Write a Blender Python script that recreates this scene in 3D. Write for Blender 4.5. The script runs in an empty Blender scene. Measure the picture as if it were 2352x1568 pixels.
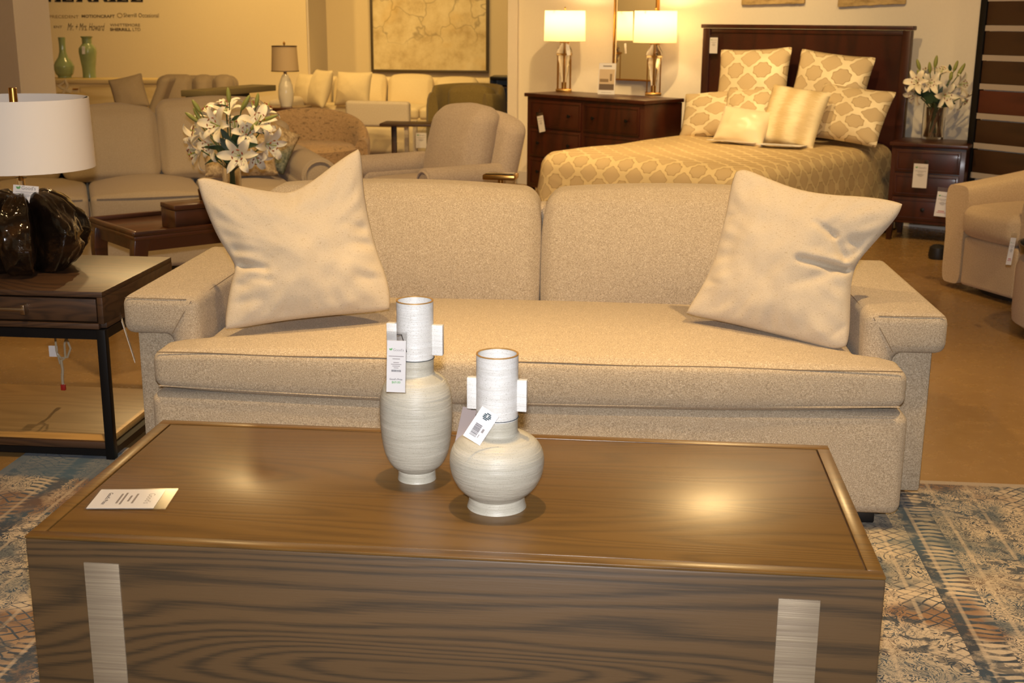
import bpy, bmesh, math, random
from mathutils import Vector, Matrix, noise
random.seed(7)
PI = math.pi
SC = bpy.context.scene
COL = SC.collection

# ------------------------------------------------------------------ camera model (used to find real positions on known planes)
F = 2840.; PITCH = math.radians(14.6); ROLL = math.radians(0.4); YAW = math.radians(5.6); H = 1.4
_RZ = Matrix.Rotation(YAW, 3, 'Z')
_f = Vector((0, math.cos(PITCH), -math.sin(PITCH))); _u = Vector((0, math.sin(PITCH), math.cos(PITCH))); _r = Vector((1, 0, 0))
CR = _RZ @ (_r*math.cos(ROLL) + _u*math.sin(ROLL)); CU = _RZ @ (-_r*math.sin(ROLL) + _u*math.cos(ROLL)); CF = _RZ @ _f
CAM = Vector((0, 0, H))
def ray(px, py): return CF + CR*((px-1176)/F) - CU*((py-784)/F)
def Z(px, py, z=0.):                       # point of a horizontal plane
    d = ray(px, py); t = (z-H)/d.z; return CAM + d*t
def Y(px, py, y):                          # point of a vertical plane y = const
    d = ray(px, py); return CAM + d*(y/d.y)
def PL(px, py, P, n):                      # point of any plane
    d = ray(px, py); return CAM + d*((P-CAM).dot(n)/d.dot(n))

# ------------------------------------------------------------------ mesh helpers
def TR(x=0, y=0, z=0, rx=0, ry=0, rz=0, s=1):
    m = Matrix.Translation((x, y, z)) @ Matrix.Rotation(rz, 4, 'Z') @ Matrix.Rotation(ry, 4, 'Y') @ Matrix.Rotation(rx, 4, 'X')
    return m @ Matrix.Scale(s, 4) if s != 1 else m
class MB:
    def __init__(s): s.b = bmesh.new(); s.uv = None
    def _put(s, verts, faces, T=None):
        vs = [s.b.verts.new(T @ Vector(v) if T else v) for v in verts]
        out = []
        for f in faces:
            try: out.append(s.b.faces.new([vs[i] for i in f]))
            except ValueError: pass
        return vs, out
    def box(s, x0, x1, y0, y1, z0, z1, bev=0, T=None, seg=2):
        t = bmesh.new()
        V = [t.verts.new(p) for p in ((x0,y0,z0),(x1,y0,z0),(x1,y1,z0),(x0,y1,z0),(x0,y0,z1),(x1,y0,z1),(x1,y1,z1),(x0,y1,z1))]
        for f in ((0,3,2,1),(4,5,6,7),(0,1,5,4),(1,2,6,5),(2,3,7,6),(3,0,4,7)): t.faces.new([V[i] for i in f])
        if bev: bmesh.ops.bevel(t, geom=t.edges[:], offset=bev, segments=seg, affect='EDGES', profile=.5)
        s._merge(t, T); return s
    def _merge(s, t, T=None):
        t.verts.index_update()
        vs = [s.b.verts.new(T @ v.co if T else v.co) for v in t.verts]
        for f in t.faces:
            try: s.b.faces.new([vs[v.index] for v in f.verts])
            except ValueError: pass
        t.free()
    def prism(s, poly, y0, y1, bev=0, T=None, seg=3):      # outline in x,z swept along y
        t = bmesh.new()
        a = [t.verts.new((x, y0, z)) for x, z in poly]; b = [t.verts.new((x, y1, z)) for x, z in poly]
        n = len(poly)
        t.faces.new(a); t.faces.new(b[::-1])
        for i in range(n): t.faces.new((a[i], b[i], b[(i+1) % n], a[(i+1) % n]))
        bmesh.ops.recalc_face_normals(t, faces=t.faces[:])
        if bev: bmesh.ops.bevel(t, geom=[e for e in t.edges if e.calc_face_angle(0) > .6], offset=bev, segments=seg, affect='EDGES', profile=.5)
        s._merge(t, T); return s
    def soft(s, cx, cy, cz, sx, sy, sz, r=.03, puff=(0, 0, 0), n=(8, 8, 4), T=None, fn=None):  # upholstered block with rounded edges
        h = (sx/2, sy/2, sz/2)
        def ax(hh, m):
            c = [hh-r+r*math.tan(a*PI/16) for a in (4, 3, 2, 1, 0)]
            inn = [-(hh-r)+2*(hh-r)*i/m for i in range(1, m)]
            return [-v for v in c] + inn + c[::-1]
        A = [ax(h[i], n[i]) for i in range(3)]
        d = {}; verts = []; faces = []
        def vid(p):
            k = tuple(round(c, 6) for c in p)
            if k not in d:
                q = Vector(p); inn = Vector([max(-(h[i]-r), min(h[i]-r, p[i])) for i in range(3)])
                e = q-inn
                if e.length > 1e-9: q = inn+e.normalized()*r
                w = [1-(p[i]/h[i])**2 for i in range(3)]
                for i in range(3):
                    if abs(abs(p[i])-h[i]) < 1e-6: q[i] += math.copysign(puff[i]*w[(i+1) % 3]*w[(i+2) % 3], p[i])
                q += Vector((cx, cy, cz))
                if fn: q = fn(q)
                d[k] = len(verts); verts.append(q)
            return d[k]
        for a in range(3):
            b, c = (a+1) % 3, (a+2) % 3
            for sg in (-1, 1):
                for i in range(len(A[b])-1):
                    for j in range(len(A[c])-1):
                        ids = []
                        for (u, v) in ((i, j), (i+1, j), (i+1, j+1), (i, j+1)):
                            p = [0, 0, 0]; p[a] = sg*h[a]; p[b] = A[b][u]; p[c] = A[c][v]; ids.append(vid(p))
                        if sg < 0: ids.reverse()
                        if len(set(ids)) == 4: faces.append(ids)
        s._put(verts, faces, T); return s
    def lathe(s, prof, seg=32, T=None, fn=None, cap=True):
        V = []; n = len(prof)
        for i in range(seg):
            a = 2*PI*i/seg
            for (r, z) in prof:
                k = fn(a, r, z) if fn else (r, z)
                V.append((k[0]*math.cos(a), k[0]*math.sin(a), k[1]))
        Fc = [(i*n+j, ((i+1) % seg)*n+j, ((i+1) % seg)*n+j+1, i*n+j+1) for i in range(seg) for j in range(n-1)]
        if cap:
            if prof[0][0] > 1e-6: Fc.append(tuple(i*n for i in range(seg))[::-1])
            if prof[-1][0] > 1e-6: Fc.append(tuple(i*n+n-1 for i in range(seg)))
        s._put(V, Fc, T); return s
    def tube(s, pts, r, seg=8, T=None):
        pts = [Vector(p) for p in pts]; m = len(pts)
        rr = r if isinstance(r, (list, tuple)) else [r]*m
        V = []; Fc = []; up = None
        for i, p in enumerate(pts):
            t = (pts[min(i+1, m-1)]-pts[max(i-1, 0)]).normalized()
            if up is None: up = Vector((0, 0, 1)) if abs(t.z) < .9 else Vector((1, 0, 0))
            a = t.cross(up).normalized(); b = a.cross(t).normalized(); up = b
            for k in range(seg):
                th = 2*PI*k/seg; V.append(p+a*math.cos(th)*rr[i]+b*math.sin(th)*rr[i])
        for i in range(m-1):
            for k in range(seg): Fc.append((i*seg+k, i*seg+(k+1) % seg, (i+1)*seg+(k+1) % seg, (i+1)*seg+k))
        Fc.append(tuple(range(seg))[::-1]); Fc.append(tuple((m-1)*seg+k for k in range(seg)))
        s._put(V, Fc, T); return s
    def surf(s, fn, nu, nv, T=None, uvf=None):
        V = [fn(i/nu, j/nv) for i in range(nu+1) for j in range(nv+1)]
        Fc = [(i*(nv+1)+j, (i+1)*(nv+1)+j, (i+1)*(nv+1)+j+1, i*(nv+1)+j+1) for i in range(nu) for j in range(nv)]
        vs, fs = s._put(V, Fc, T)
        if uvf:
            L = s.b.loops.layers.uv.verify(); ix = {v: k for k, v in enumerate(vs)}
            for f in fs:
                for l in f.loops:
                    k = ix[l.vert]; l[L].uv = uvf((k//(nv+1))/nu, (k % (nv+1))/nv)
        return s
    def poly(s, pts, T=None): s._put(pts, [tuple(range(len(pts)))], T); return s
def obj(name, mb, mat, parent=None, smooth=True, angle=40, recalc=True):
    me = bpy.data.meshes.new(name)
    if recalc: bmesh.ops.recalc_face_normals(mb.b, faces=mb.b.faces[:])
    mb.b.to_mesh(me); mb.b.free()
    o = bpy.data.objects.new(name, me); COL.objects.link(o)
    if mat: me.materials.append(mat)
    if smooth:
        for p in me.polygons: p.use_smooth = True
        me.set_sharp_from_angle(angle=math.radians(angle))
    if parent: o.parent = parent
    return o
def thing(name, label, cat, loc=(0, 0, 0), rz=0, group=None, rx=0, ry=0):
    o = bpy.data.objects.new(name, None); COL.objects.link(o)
    o.location = loc; o.rotation_euler = (rx, ry, rz); o.empty_display_size = .1
    return tag(o, label, cat, group)
def tag(o, label, cat, group=None):
    o['label'] = label; o['category'] = cat
    if group: o['group'] = group
    return o
def struct(name, mb, mat, **k):
    o = obj(name, mb, mat, **k); o['kind'] = 'structure'; return o
def text(name, body, mat, parent, T, width=None, height=None, shear=0, bold=0):
    c = bpy.data.curves.new(name, 'FONT'); c.body = body; c.size = 1; c.shear = shear; c.extrude = .0; c.offset = bold
    c.align_x = 'LEFT'; c.resolution_u = 3
    t = bpy.data.objects.new(name, c); COL.objects.link(t)
    dg = bpy.context.evaluated_depsgraph_get(); dg.update()
    me = bpy.data.meshes.new_from_object(t.evaluated_get(dg)); bpy.data.objects.remove(t); bpy.data.curves.remove(c)
    xs = [v.co.x for v in me.vertices]; ys = [v.co.y for v in me.vertices]
    x0, x1, y0, y1 = min(xs), max(xs), min(ys), max(ys)
    sx = (width/(x1-x0)) if width else None; sy = (height/(y1-y0)) if height else None
    sx = sx or sy; sy = sy or sx
    for v in me.vertices: v.co = T @ Vector(((v.co.x-x0)*sx, 0, (v.co.y-y0)*sy))
    me.name = name; me.materials.clear(); me.materials.append(mat)
    o = bpy.data.objects.new(name, me); COL.objects.link(o); o.parent = parent
    return o
def copy_tree(o, parent=None):
    c = o.copy(); COL.objects.link(c)
    if parent: c.parent = parent
    for ch in [x for x in bpy.data.objects if x.parent == o]: copy_tree(ch, c)
    return c

# ------------------------------------------------------------------ materials
def lin(c):
    if isinstance(c, str): c = [int(c[i:i+2], 16)/255 for i in (0, 2, 4)]
    return tuple(v/12.92 if v <= .04045 else ((v+.055)/1.055)**2.4 for v in c) + (1,)
class NT:
    def __init__(s, name):
        s.m = bpy.data.materials.new(name); s.m.use_nodes = True; s.t = s.m.node_tree; s.t.nodes.clear()
        s.out = s.n('ShaderNodeOutputMaterial'); s.p = s.n('ShaderNodeBsdfPrincipled'); s.l(s.p.outputs[0], s.out.inputs[0])
    def n(s, k, **kw):
        x = s.t.nodes.new(k)
        for a, v in kw.items(): setattr(x, a, v)
        return x
    def l(s, a, b): s.t.links.new(a, b)
    def setv(s, **kw):
        for k, v in kw.items():
            i = s.p.inputs[k.replace('_', ' ')]
            if hasattr(v, 'links') or isinstance(v, bpy.types.NodeSocket): s.l(v, i)
            else: i.default_value = v
        return s
    def co(s, kind='Object', scale=(1, 1, 1), rot=(0, 0, 0), loc=(0, 0, 0)):
        c = s.n('ShaderNodeTexCoord'); m = s.n('ShaderNodeMapping')
        m.inputs['Scale'].default_value = scale; m.inputs['Rotation'].default_value = rot; m.inputs['Location'].default_value = loc
        s.l(c.outputs[kind], m.inputs[0]); return m.outputs[0]
    def noise(s, vec, scale=5, detail=2, rough=.5, dist=0, out=0):
        x = s.n('ShaderNodeTexNoise'); s.l(vec, x.inputs['Vector'])
        x.inputs['Scale'].default_value = scale; x.inputs['Detail'].default_value = detail
        x.inputs['Roughness'].default_value = rough; x.inputs['Distortion'].default_value = dist
        return x.outputs[out]
    def vor(s, vec, scale=5, feature='F1', out='Distance'):
        x = s.n('ShaderNodeTexVoronoi', feature=feature); s.l(vec, x.inputs['Vector']); x.inputs['Scale'].default_value = scale
        return x.outputs[out]
    def math(s, op, a, b=0., c=0.):
        x = s.n('ShaderNodeMath', operation=op)
        for i, v in enumerate((a, b, c)):
            if isinstance(v, bpy.types.NodeSocket): s.l(v, x.inputs[i])
            else: x.inputs[i].default_value = v
        return x.outputs[0]
    def ramp(s, fac, stops, interp='LINEAR'):
        x = s.n('ShaderNodeValToRGB'); x.color_ramp.interpolation = interp; e = x.color_ramp.elements
        while len(e) < len(stops): e.new(.5)
        for i, (p, c) in enumerate(stops):
            e[i].position = p; e[i].color = lin(c) if not isinstance(c, (int, float)) else (c, c, c, 1)
        s.l(fac, x.inputs[0]); return x.outputs[0]
    def mix(s, fac, a, b, mode='MIX'):
        x = s.n('ShaderNodeMix', data_type='RGBA', blend_type=mode)
        for i, v in ((0, fac), (6, a), (7, b)):
            if isinstance(v, bpy.types.NodeSocket): s.l(v, x.inputs[i])
            elif i == 0: x.inputs[0].default_value = v
            else: x.inputs[i].default_value = lin(v)
        return x.outputs[2]
    def bump(s, h, strength=.3, dist=.01):
        x = s.n('ShaderNodeBump'); x.inputs['Strength'].default_value = strength; x.inputs['Distance'].default_value = dist
        s.l(h, x.inputs['Height']); s.l(x.outputs[0], s.p.inputs['Normal']); return s
def plain(name, c, rough=.5, metal=0, **k):
    t = NT(name); t.setv(Base_Color=lin(c), Roughness=rough, Metallic=metal, **k); return t.m
def fabric(name, c, c2, scale=160, bump=.4, fleck=None, spread=.22, sheen=.15, ft=.62):
    t = NT(name); v = t.co()
    a = t.noise(v, scale, 3, .75); b = t.noise(v, scale*.09, 2)
    k = t.ramp(a, [(.5-spread, c2), (.5+spread, c)])
    k = t.mix(t.math('MULTIPLY', b, .22), k, c2)
    if fleck:
        fl = t.noise(t.co(scale=(1, 1, 2.2)), scale*.45, 4, .8); k = t.mix(t.ramp(fl, [(ft, 0.), (ft+.07, .75)]), k, fleck)
    t.setv(Base_Color=k, Roughness=.9, Sheen_Weight=sheen, Sheen_Roughness=.5); t.bump(a, bump, .004); return t.m
def wood(name, c, dark, stretch=(1, 9, 9), scale=1., rings=9, rough=.38, fine=.5, coat=0., lo=.18, amt=.75, crough=.15):
    t = NT(name); v = t.co(scale=stretch)
    n1 = t.noise(v, .75*scale, 1.5, .45, .2)
    fr = t.math('FRACT', t.math('MULTIPLY', n1, rings))
    ln = t.math('ABSOLUTE', t.math('SUBTRACT', fr, .5))
    fib = t.noise(t.co(scale=(stretch[0]*3, stretch[1]*14, stretch[2]*14)), 3*scale, 4, .7)
    g = t.math('ADD', t.math('MULTIPLY', ln, 1.3), t.math('MULTIPLY', t.math('SUBTRACT', fib, .5), fine*2))
    k = t.mix(t.ramp(g, [(lo-.22, amt), (lo+.22, 0.)]), c, dark)
    big = t.noise(v, .5, 1); k = t.mix(t.math('MULTIPLY', big, .45), k, dark)
    t.setv(Base_Color=k, Roughness=rough, Coat_Weight=coat, Coat_Roughness=crough); t.bump(g, .12, .002); return t.m
def glass(name, c='ffffff', rough=.0, ior=1.45, w=1.):
    t = NT(name); t.setv(Base_Color=lin(c), Roughness=rough, IOR=ior, Transmission_Weight=w); return t.m
def clear_film(name):
    t = NT(name); tr = t.n('ShaderNodeBsdfTransparent'); gl = t.n('ShaderNodeBsdfGlossy'); gl.inputs['Roughness'].default_value = .12
    mx = t.n('ShaderNodeMixShader'); mx.inputs[0].default_value = .13
    t.l(tr.outputs[0], mx.inputs[1]); t.l(gl.outputs[0], mx.inputs[2]); t.l(mx.outputs[0], t.out.inputs[0]); return t.m
def ogee(name, med, band, line, coords='UV', k=1.0, rough_band=.36, metal=.1):
    t = NT(name); c = t.co(coords, scale=(k, k*1.1, k)); sp = t.n('ShaderNodeSeparateXYZ'); t.l(c, sp.inputs[0])
    wob = t.noise(c, 3, 1)
    u = t.math('MULTIPLY', sp.outputs[0], 2*PI); w = t.math('MULTIPLY', sp.outputs[1], 2*PI)
    f = t.math('ADD', t.math('COSINE', u), t.math('COSINE', w))
    f = t.math('ADD', f, t.math('MULTIPLY', t.math('MULTIPLY', t.math('COSINE', t.math('MULTIPLY', u, 3)), t.math('COSINE', t.math('MULTIPLY', w, 3))), .22))
    a = t.math('ABSOLUTE', f)
    m = t.ramp(a, [(.50, 0.), (.53, 1.)]); lm = t.ramp(a, [(.46, 0.), (.50, 1.), (.57, 1.), (.61, 0.)])
    th = t.noise(t.co(coords, scale=(k*8, k*130, k)), 2, 2)
    k1 = t.mix(t.math('MULTIPLY', th, .25), med, line)
    col = t.mix(m, band, k1); col = t.mix(lm, col, line)
    rg = t.ramp(m, [(0., rough_band), (1., .8)])
    t.setv(Base_Color=col, Roughness=rg, Metallic=t.ramp(m, [(0., metal), (1., 0.)])); t.bump(th, .12, .003); return t.m
M = {}
M['tweed'] = fabric('oatmeal tweed', 'cfbda2', '85745c', 330, .5, fleck='f2e6d2', spread=.17, ft=.60)
M['linen'] = fabric('cream linen', 'ccbda6', 'b9a88e', 300, .25, fleck='9a8462', spread=.3, ft=.585)
M['greige'] = fabric('greige velvet', 'b5a286', 'a08d70', 220, .15)
M['taupe'] = fabric('taupe chenille', 'c2b09c', '9c8a77', 150, .4)
M['speckle'] = fabric('speckled taupe', '9c8262', '84694b', 60, .3, fleck='4f3d2b', spread=.2, ft=.545)
M['cream'] = fabric('cream upholstery', 'e0d0ab', 'cdbb94', 200, .15)
M['white_fab'] = fabric('off white weave', 'cfc3b0', 'b6a892', 120, .2)
M['olive'] = fabric('olive velvet', '857341', '6b5a2e', 120, .15)
M['boucle'] = fabric('cream boucle', 'd6bd98', 'b79c76', 150, .5)
M['fur'] = fabric('carved beige pile', 'cdb58c', '8a7250', 45, .8, spread=.15)
M['fur_green'] = fabric('grey green pile', '9a9a80', '6a705a', 60, .8, spread=.15)
def fur_two():
    t = NT('two tone carved pile'); v = t.co(); n = t.noise(v, 45, 3, .75); sp = t.n('ShaderNodeSeparateXYZ'); t.l(v, sp.inputs[0])
    d = t.math('ADD', sp.outputs[2], t.math('MULTIPLY', t.math('SUBTRACT', t.noise(v, 9, 2), .5), .12)); d = t.math('SUBTRACT', d, t.math('MULTIPLY', sp.outputs[0], .8))
    k = t.mix(t.ramp(d, [(.04, 0.), (.09, 1.)]), t.ramp(n, [(.35, '5d6652'), (.65, '9fa088')]), t.ramp(n, [(.35, '8a7250'), (.65, 'cdb58c')]))
    t.setv(Base_Color=k, Roughness=.95); t.bump(n, .8, .006); return t.m
M['fur_two'] = fur_two()
M['satin'] = plain('cream satin', 'e3d2ae', .38, Sheen_Weight=.3)
M['ogee'] = ogee('ogee brocade', 'c2aa80', 'dcc696', '8a6e42', k=6.0)
M['ogee_p'] = ogee('ogee brocade pillow', 'cbb68e', 'e6d6b0', '93784c', k=2.9, rough_band=.55)
def striped():
    t = NT('striped silk'); v = t.co(); sp = t.n('ShaderNodeSeparateXYZ'); t.l(v, sp.inputs[0])
    w = t.math('SINE', t.math('MULTIPLY', sp.outputs[0], 42)); n = t.noise(t.co(scale=(6, 1, 90)), 3, 2)
    k = t.ramp(t.math('ADD', t.math('MULTIPLY', w, .35), n), [(.2, 'c9b282'), (.8, 'e8d9b2')])
    t.setv(Base_Color=k, Roughness=.5); return t.m
M['striped'] = striped()
M['oak'] = wood('brown oak', '6e4e22', '422e16', (.8, 8, 8), 1., 24, .36, .55, coat=.4, amt=.5, crough=.24)
M['oak_front'] = wood('brown oak veneer', '5b4429', '2c2419', (.9, 1, 8), .9, 24, .5, .5, amt=.75)
M['oak_dark'] = wood('dark brown oak', '4e3521', '2a1d14', (1, 3, 10), 1.2, 20, .42, .5, amt=.7)
M['oak_shelf'] = wood('light oak shelf', 'bd9357', '94703a', (1, 7, 7), 1., 14, .45, .5, amt=.5)
M['walnut'] = wood('walnut', '56301a', '2f190b', (1, 6, 6), 1.2, 8, .3, .4, coat=.3)
M['mahogany'] = wood('dark mahogany', '42190a', '260d05', (5, 5, 1), 1., 6, .4, .3, coat=.15)
M['blond'] = wood('blond wood', 'e0c890', 'c9ad72', (1, 1, 12), 1., 5, .5, .3)
M['espresso'] = wood('espresso boards', '3f2816', '28180c', (1, 8, 8), 1., 6, .5, .4)
M['redboard'] = wood('reddish board', '55291a', '3a190e', (1, 8, 8), 1., 6, .5, .4)
M['black_metal'] = plain('black metal', '1b1a1c', .45, .6)
M['brass'] = plain('brass', 'b98a45', .28, 1.)
M['gold'] = plain('gold rim', 'cfa566', .4, .6)
M['chrome'] = plain('champagne metal', 'b9a184', .3, 1.)
M['black'] = plain('black plastic', '121010', .5)
M['paper'] = plain('white card', 'dedad8', .6)
M['greypaper'] = plain('grey card back', '9c8f8c', .6)
M['ink'] = plain('grey print', '8d8684', .7)
M['inkdark'] = plain('dark print', '2a2a33', .7)
M['inkgreen'] = plain('green print', '5d9a58', .7)
M['inkteal'] = plain('dark teal print', '1f3f4a', .7)
M['inkred'] = plain('red print', 'b05a55', .7)
M['film'] = clear_film('clear plastic sleeve')
M['glass'] = glass('clear glass')
M['string'] = plain('dark string', '24303a', .7); M['thread'] = plain('brown thread', '7a6852', .9)
M['shade_white'] = plain('white lamp shade', 'e6dccf', .8)
M['shade_beige'] = plain('beige lamp shade', 'bfa888', .8)
def shade_lit():
    t = NT('lit white shade'); d = t.n('ShaderNodeBsdfDiffuse'); d.inputs[0].default_value = lin('efe2c4')
    tr = t.n('ShaderNodeBsdfTranslucent'); tr.inputs[0].default_value = lin('f3e4bf')
    mx = t.n('ShaderNodeMixShader'); mx.inputs[0].default_value = .55
    t.l(d.outputs[0], mx.inputs[1]); t.l(tr.outputs[0], mx.inputs[2]); t.l(mx.outputs[0], t.out.inputs[0]); return t.m
M['shade_lit'] = shade_lit()
def bulb():
    t = NT('lit bulb'); t.setv(Base_Color=lin('ffe6b8'), Emission_Color=lin('ffdca0'), Emission_Strength=6.); return t.m
M['bulb'] = bulb()
def wallm(name, c):
    t = NT(name); n = t.noise(t.co(), 60, 3); k = t.mix(t.math('MULTIPLY', n, .08), c, '8a7a60')
    t.setv(Base_Color=k, Roughness=.85); t.bump(n, .05, .002); return t.m
M['wall'] = wallm('cream wall paint', 'e6dcc8'); M['wall2'] = wallm('warm wall paint', 'dccba6'); M['wallgrey'] = wallm('pale grey paint', 'cfc4b4')
M['ledge'] = plain('grey ledge', '9c9084', .7)
M['ceil'] = plain('ceiling paint', 'd8d0c2', .9)
M['baseboard'] = plain('white baseboard', 'dcd6cc', .5)
def floorm():
    t = NT('polished concrete'); v = t.co(); n = t.noise(v, 1.3, 6, .65); n2 = t.noise(v, 14, 5, .7)
    k = t.ramp(t.math('ADD', t.math('MULTIPLY', n, .7), t.math('MULTIPLY', n2, .3)), [(.30, '8a6a40'), (.70, '9c7b4c')])
    t.setv(Base_Color=k, Roughness=t.ramp(n2, [(.3, .16), (.7, .32)]), Specular_IOR_Level=.5); return t.m
M['floor'] = floorm()
def celadon(name, c, c2, rough):
    t = NT(name); n = t.noise(t.co(), 9, 2); t.setv(Base_Color=t.mix(n, c, c2), Roughness=rough, Coat_Weight=.5, Coat_Roughness=.08); return t.m
M['celadon'] = celadon('green crackle glaze', '9dab7c', '7c8d5c', .2)
def ceramic(name, c, c2, z=90):
    t = NT(name); b = t.noise(t.co(scale=(1, 1, 16)), 8, 4, .65); b = t.ramp(b, [(.38, 0.), (.70, 1.)]); s = t.noise(t.co(scale=(1, 1, 2.0)), 420, 2, .6)
    k = t.mix(b, c, c2); k = t.mix(t.ramp(s, [(.60, 0.), (.66, .6)]), k, '857d70')
    t.setv(Base_Color=k, Roughness=.42); t.bump(t.math('ADD', b, t.math('MULTIPLY', s, .3)), .25, .004); return t.m
M['stone'] = ceramic('grey stoneware', 'aaa596', 'bdb8a9')
M['glaze'] = ceramic('white speckled glaze', 'd9d8d5', 'd0cec9')
def darkglaze():
    t = NT('dark mottled glaze'); v = t.co(); n = t.noise(v, 7, 4, .6, 1.2)
    k = t.ramp(n, [(.35, '0c0807'), (.55, '1d130c'), (.75, '4a3018')])
    t.setv(Base_Color=k, Roughness=.05, Coat_Weight=1., Coat_Roughness=.02, Metallic=.15); t.bump(t.noise(v, 22, 3), .8, .012); return t.m
M['darkglaze'] = darkglaze()
def inlay():
    t = NT('ridged silver leaf'); v = t.co(scale=(4, 1, 240)); n = t.noise(v, 1, 3, .6)
    k = t.ramp(n, [(.3, '837461'), (.7, '9a8b73')])
    t.setv(Base_Color=k, Metallic=.4, Roughness=.5); t.bump(n, .35, .002); return t.m
M['inlay'] = inlay()
def ruglm():
    t = NT('distressed oriental rug'); v = t.co(); sp = t.n('ShaderNodeSeparateXYZ'); t.l(v, sp.inputs[0]); X, Yc = sp.outputs[0], sp.outputs[1]
    big = t.noise(v, 1.6, 3, .6); mid = t.noise(v, 6, 3, .6)
    # scroll work: iso lines of distorted noise
    sc = t.noise(v, 26, 2, .5, 1.8); l1 = t.math('ABSOLUTE', t.math('SUBTRACT', t.math('FRACT', t.math('MULTIPLY', sc, 7)), .5))
    scroll = t.ramp(l1, [(.17, 1.), (.23, 0.)])
    # geometric lattice along the bands
    dn = t.noise(v, 5, 2); dn2 = t.noise(t.co(loc=(3, 7, 0)), 5, 2)
    Xd = t.math('ADD', X, t.math('MULTIPLY', dn, .09)); Yd = t.math('ADD', Yc, t.math('MULTIPLY', dn2, .09))
    def tri(a, k): return t.math('ABSOLUTE', t.math('SUBTRACT', t.math('FRACT', t.math('MULTIPLY', a, k)), .5))
    dia = t.math('ADD', tri(Xd, 20), tri(Yd, 26)); lat = t.ramp(t.math('ABSOLUTE', t.math('SUBTRACT', dia, .5)), [(.05, 1.), (.11, 0.)])
    teeth = t.ramp(t.math('MULTIPLY', tri(Yd, 38), tri(Xd, 9)), [(.06, 1.), (.1, 0.)])
    def band(a, k, w): return t.ramp(t.math('FRACT', t.math('MULTIPLY', a, k)), [(0., 0.), (w*.5, 1.), (w, 0.)])
    bx = t.math('FRACT', t.math('MULTIPLY', X, 2.3)); selA = t.ramp(bx, [(.28, 0.), (.29, 1.), (.52, 1.), (.53, 0.)], 'CONSTANT')
    selB = t.ramp(bx, [(.52, 0.), (.53, 1.), (.75, 1.), (.76, 0.)], 'CONSTANT')
    lines = t.ramp(t.math('ABSOLUTE', t.math('SUBTRACT', t.math('FRACT', t.math('MULTIPLY', bx, 4.1)), .5)), [(.03, 1.), (.07, 0.)])
    sc2 = t.noise(v, 11, 3, .55, 2.2); l2 = t.math('ABSOLUTE', t.math('SUBTRACT', t.math('FRACT', t.math('MULTIPLY', sc2, 9)), .5)); scroll2 = t.ramp(l2, [(.15, 1.), (.2, 0.)])
    latm = t.mix(t.ramp(t.noise(v, 3.1, 2), [(.46, 0.), (.52, 1.)]), scroll2, lat)
    pat = t.mix(selA, scroll, latm); pat = t.mix(selB, pat, teeth)
    base = t.ramp(big, [(.36, '8d8470'), (.44, 'b3a184'), (.53, 'bba78a'), (.59, '7a5429'), (.67, '9c7d57')])
    base = t.mix(t.ramp(mid, [(.54, 0.), (.66, .8)]), base, '35494f')
    ink = t.ramp(t.noise(v, 2.3, 2), [(.42, '121c24'), (.55, '1d3947'), (.64, '553713')])
    wear = t.ramp(t.noise(v, 22, 4, .7), [(.34, .3), (.52, 1.)])
    col = t.mix(t.math('MULTIPLY', pat, wear), base, ink)
    col = t.mix(t.math('MULTIPLY', lines, .45), col, 'c0ab8c')
    blot = t.ramp(t.noise(t.co(scale=(1, 1.6, 1)), 13, 3, .6, .8), [(.55, 0.), (.585, 1.)]); reg = t.ramp(t.noise(v, 1.9, 2), [(.42, 0.), (.56, .9)])
    col = t.mix(t.math('MULTIPLY', blot, reg), col, '16232b')
    # border
    ex = t.math('SUBTRACT', 2.09, t.math('ABSOLUTE', X)); ey = t.math('SUBTRACT', 1.42, t.math('ABSOLUTE', Yc)); ed = t.math('MINIMUM', ex, ey)
    brd = t.ramp(ed, [(.0, 1.), (.018, 1.), (.024, 0.)]); col = t.mix(brd, col, 'a8957c')
    blu = t.ramp(ey, [(.03, 0.), (.05, 1.), (.27, 1.), (.30, 0.)])
    lf = t.math('LESS_THAN', t.math('ADD', X, t.math('MULTIPLY', big, .8)), -1.0)
    col = t.mix(t.math('MULTIPLY', blu, t.math('ADD', t.math('MULTIPLY', lf, .75), t.ramp(big, [(.42, .25), (.5, .0)]))), col, '2b4f66')
    thr = t.noise(t.co(scale=(1, 1, 1)), 420, 2); col = t.mix(t.math('MULTIPLY', thr, .35), col, '4a4034')
    t.setv(Base_Color=col, Roughness=.95, Sheen_Weight=.1); t.bump(t.math('ADD', thr, pat), .3, .004); return t.m
M['rug'] = ruglm()
def painting():
    t = NT('abstract cream painting'); v = t.co(); n = t.noise(v, 3.5, 6, .7); cell = t.vor(t.mix(.25, v, t.noise(v, 4, 2, out=1)), 4.2, 'DISTANCE_TO_EDGE')
    k = t.ramp(n, [(.35, 'bda678'), (.5, 'd8c698'), (.66, 'e6d7ae')]); ln = t.ramp(cell, [(.0, 1.), (.03, .0)])
    sp = t.n('ShaderNodeSeparateXYZ'); t.l(v, sp.inputs[0]); up = t.ramp(sp.outputs[2], [(.3, 0.), (.42, 1.)])
    k = t.mix(t.math('MULTIPLY', t.math('MULTIPLY', ln, up), n), k, '6a5a42'); k = t.mix(t.ramp(t.noise(v, 2, 2), [(.55, 0.), (.75, .6)]), k, 'd9b050')
    t.setv(Base_Color=k, Roughness=.7); return t.m
M['painting'] = painting()
def bark_art():
    t = NT('weathered panel'); n = t.noise(t.co(scale=(1, 1, 3)), 6, 5, .7); t.setv(Base_Color=t.ramp(n, [(.35, '8f7648'), (.6, 'c9ad76')]), Roughness=.8); t.bump(n, .6, .02); return t.m
M['bark'] = bark_art()
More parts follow.
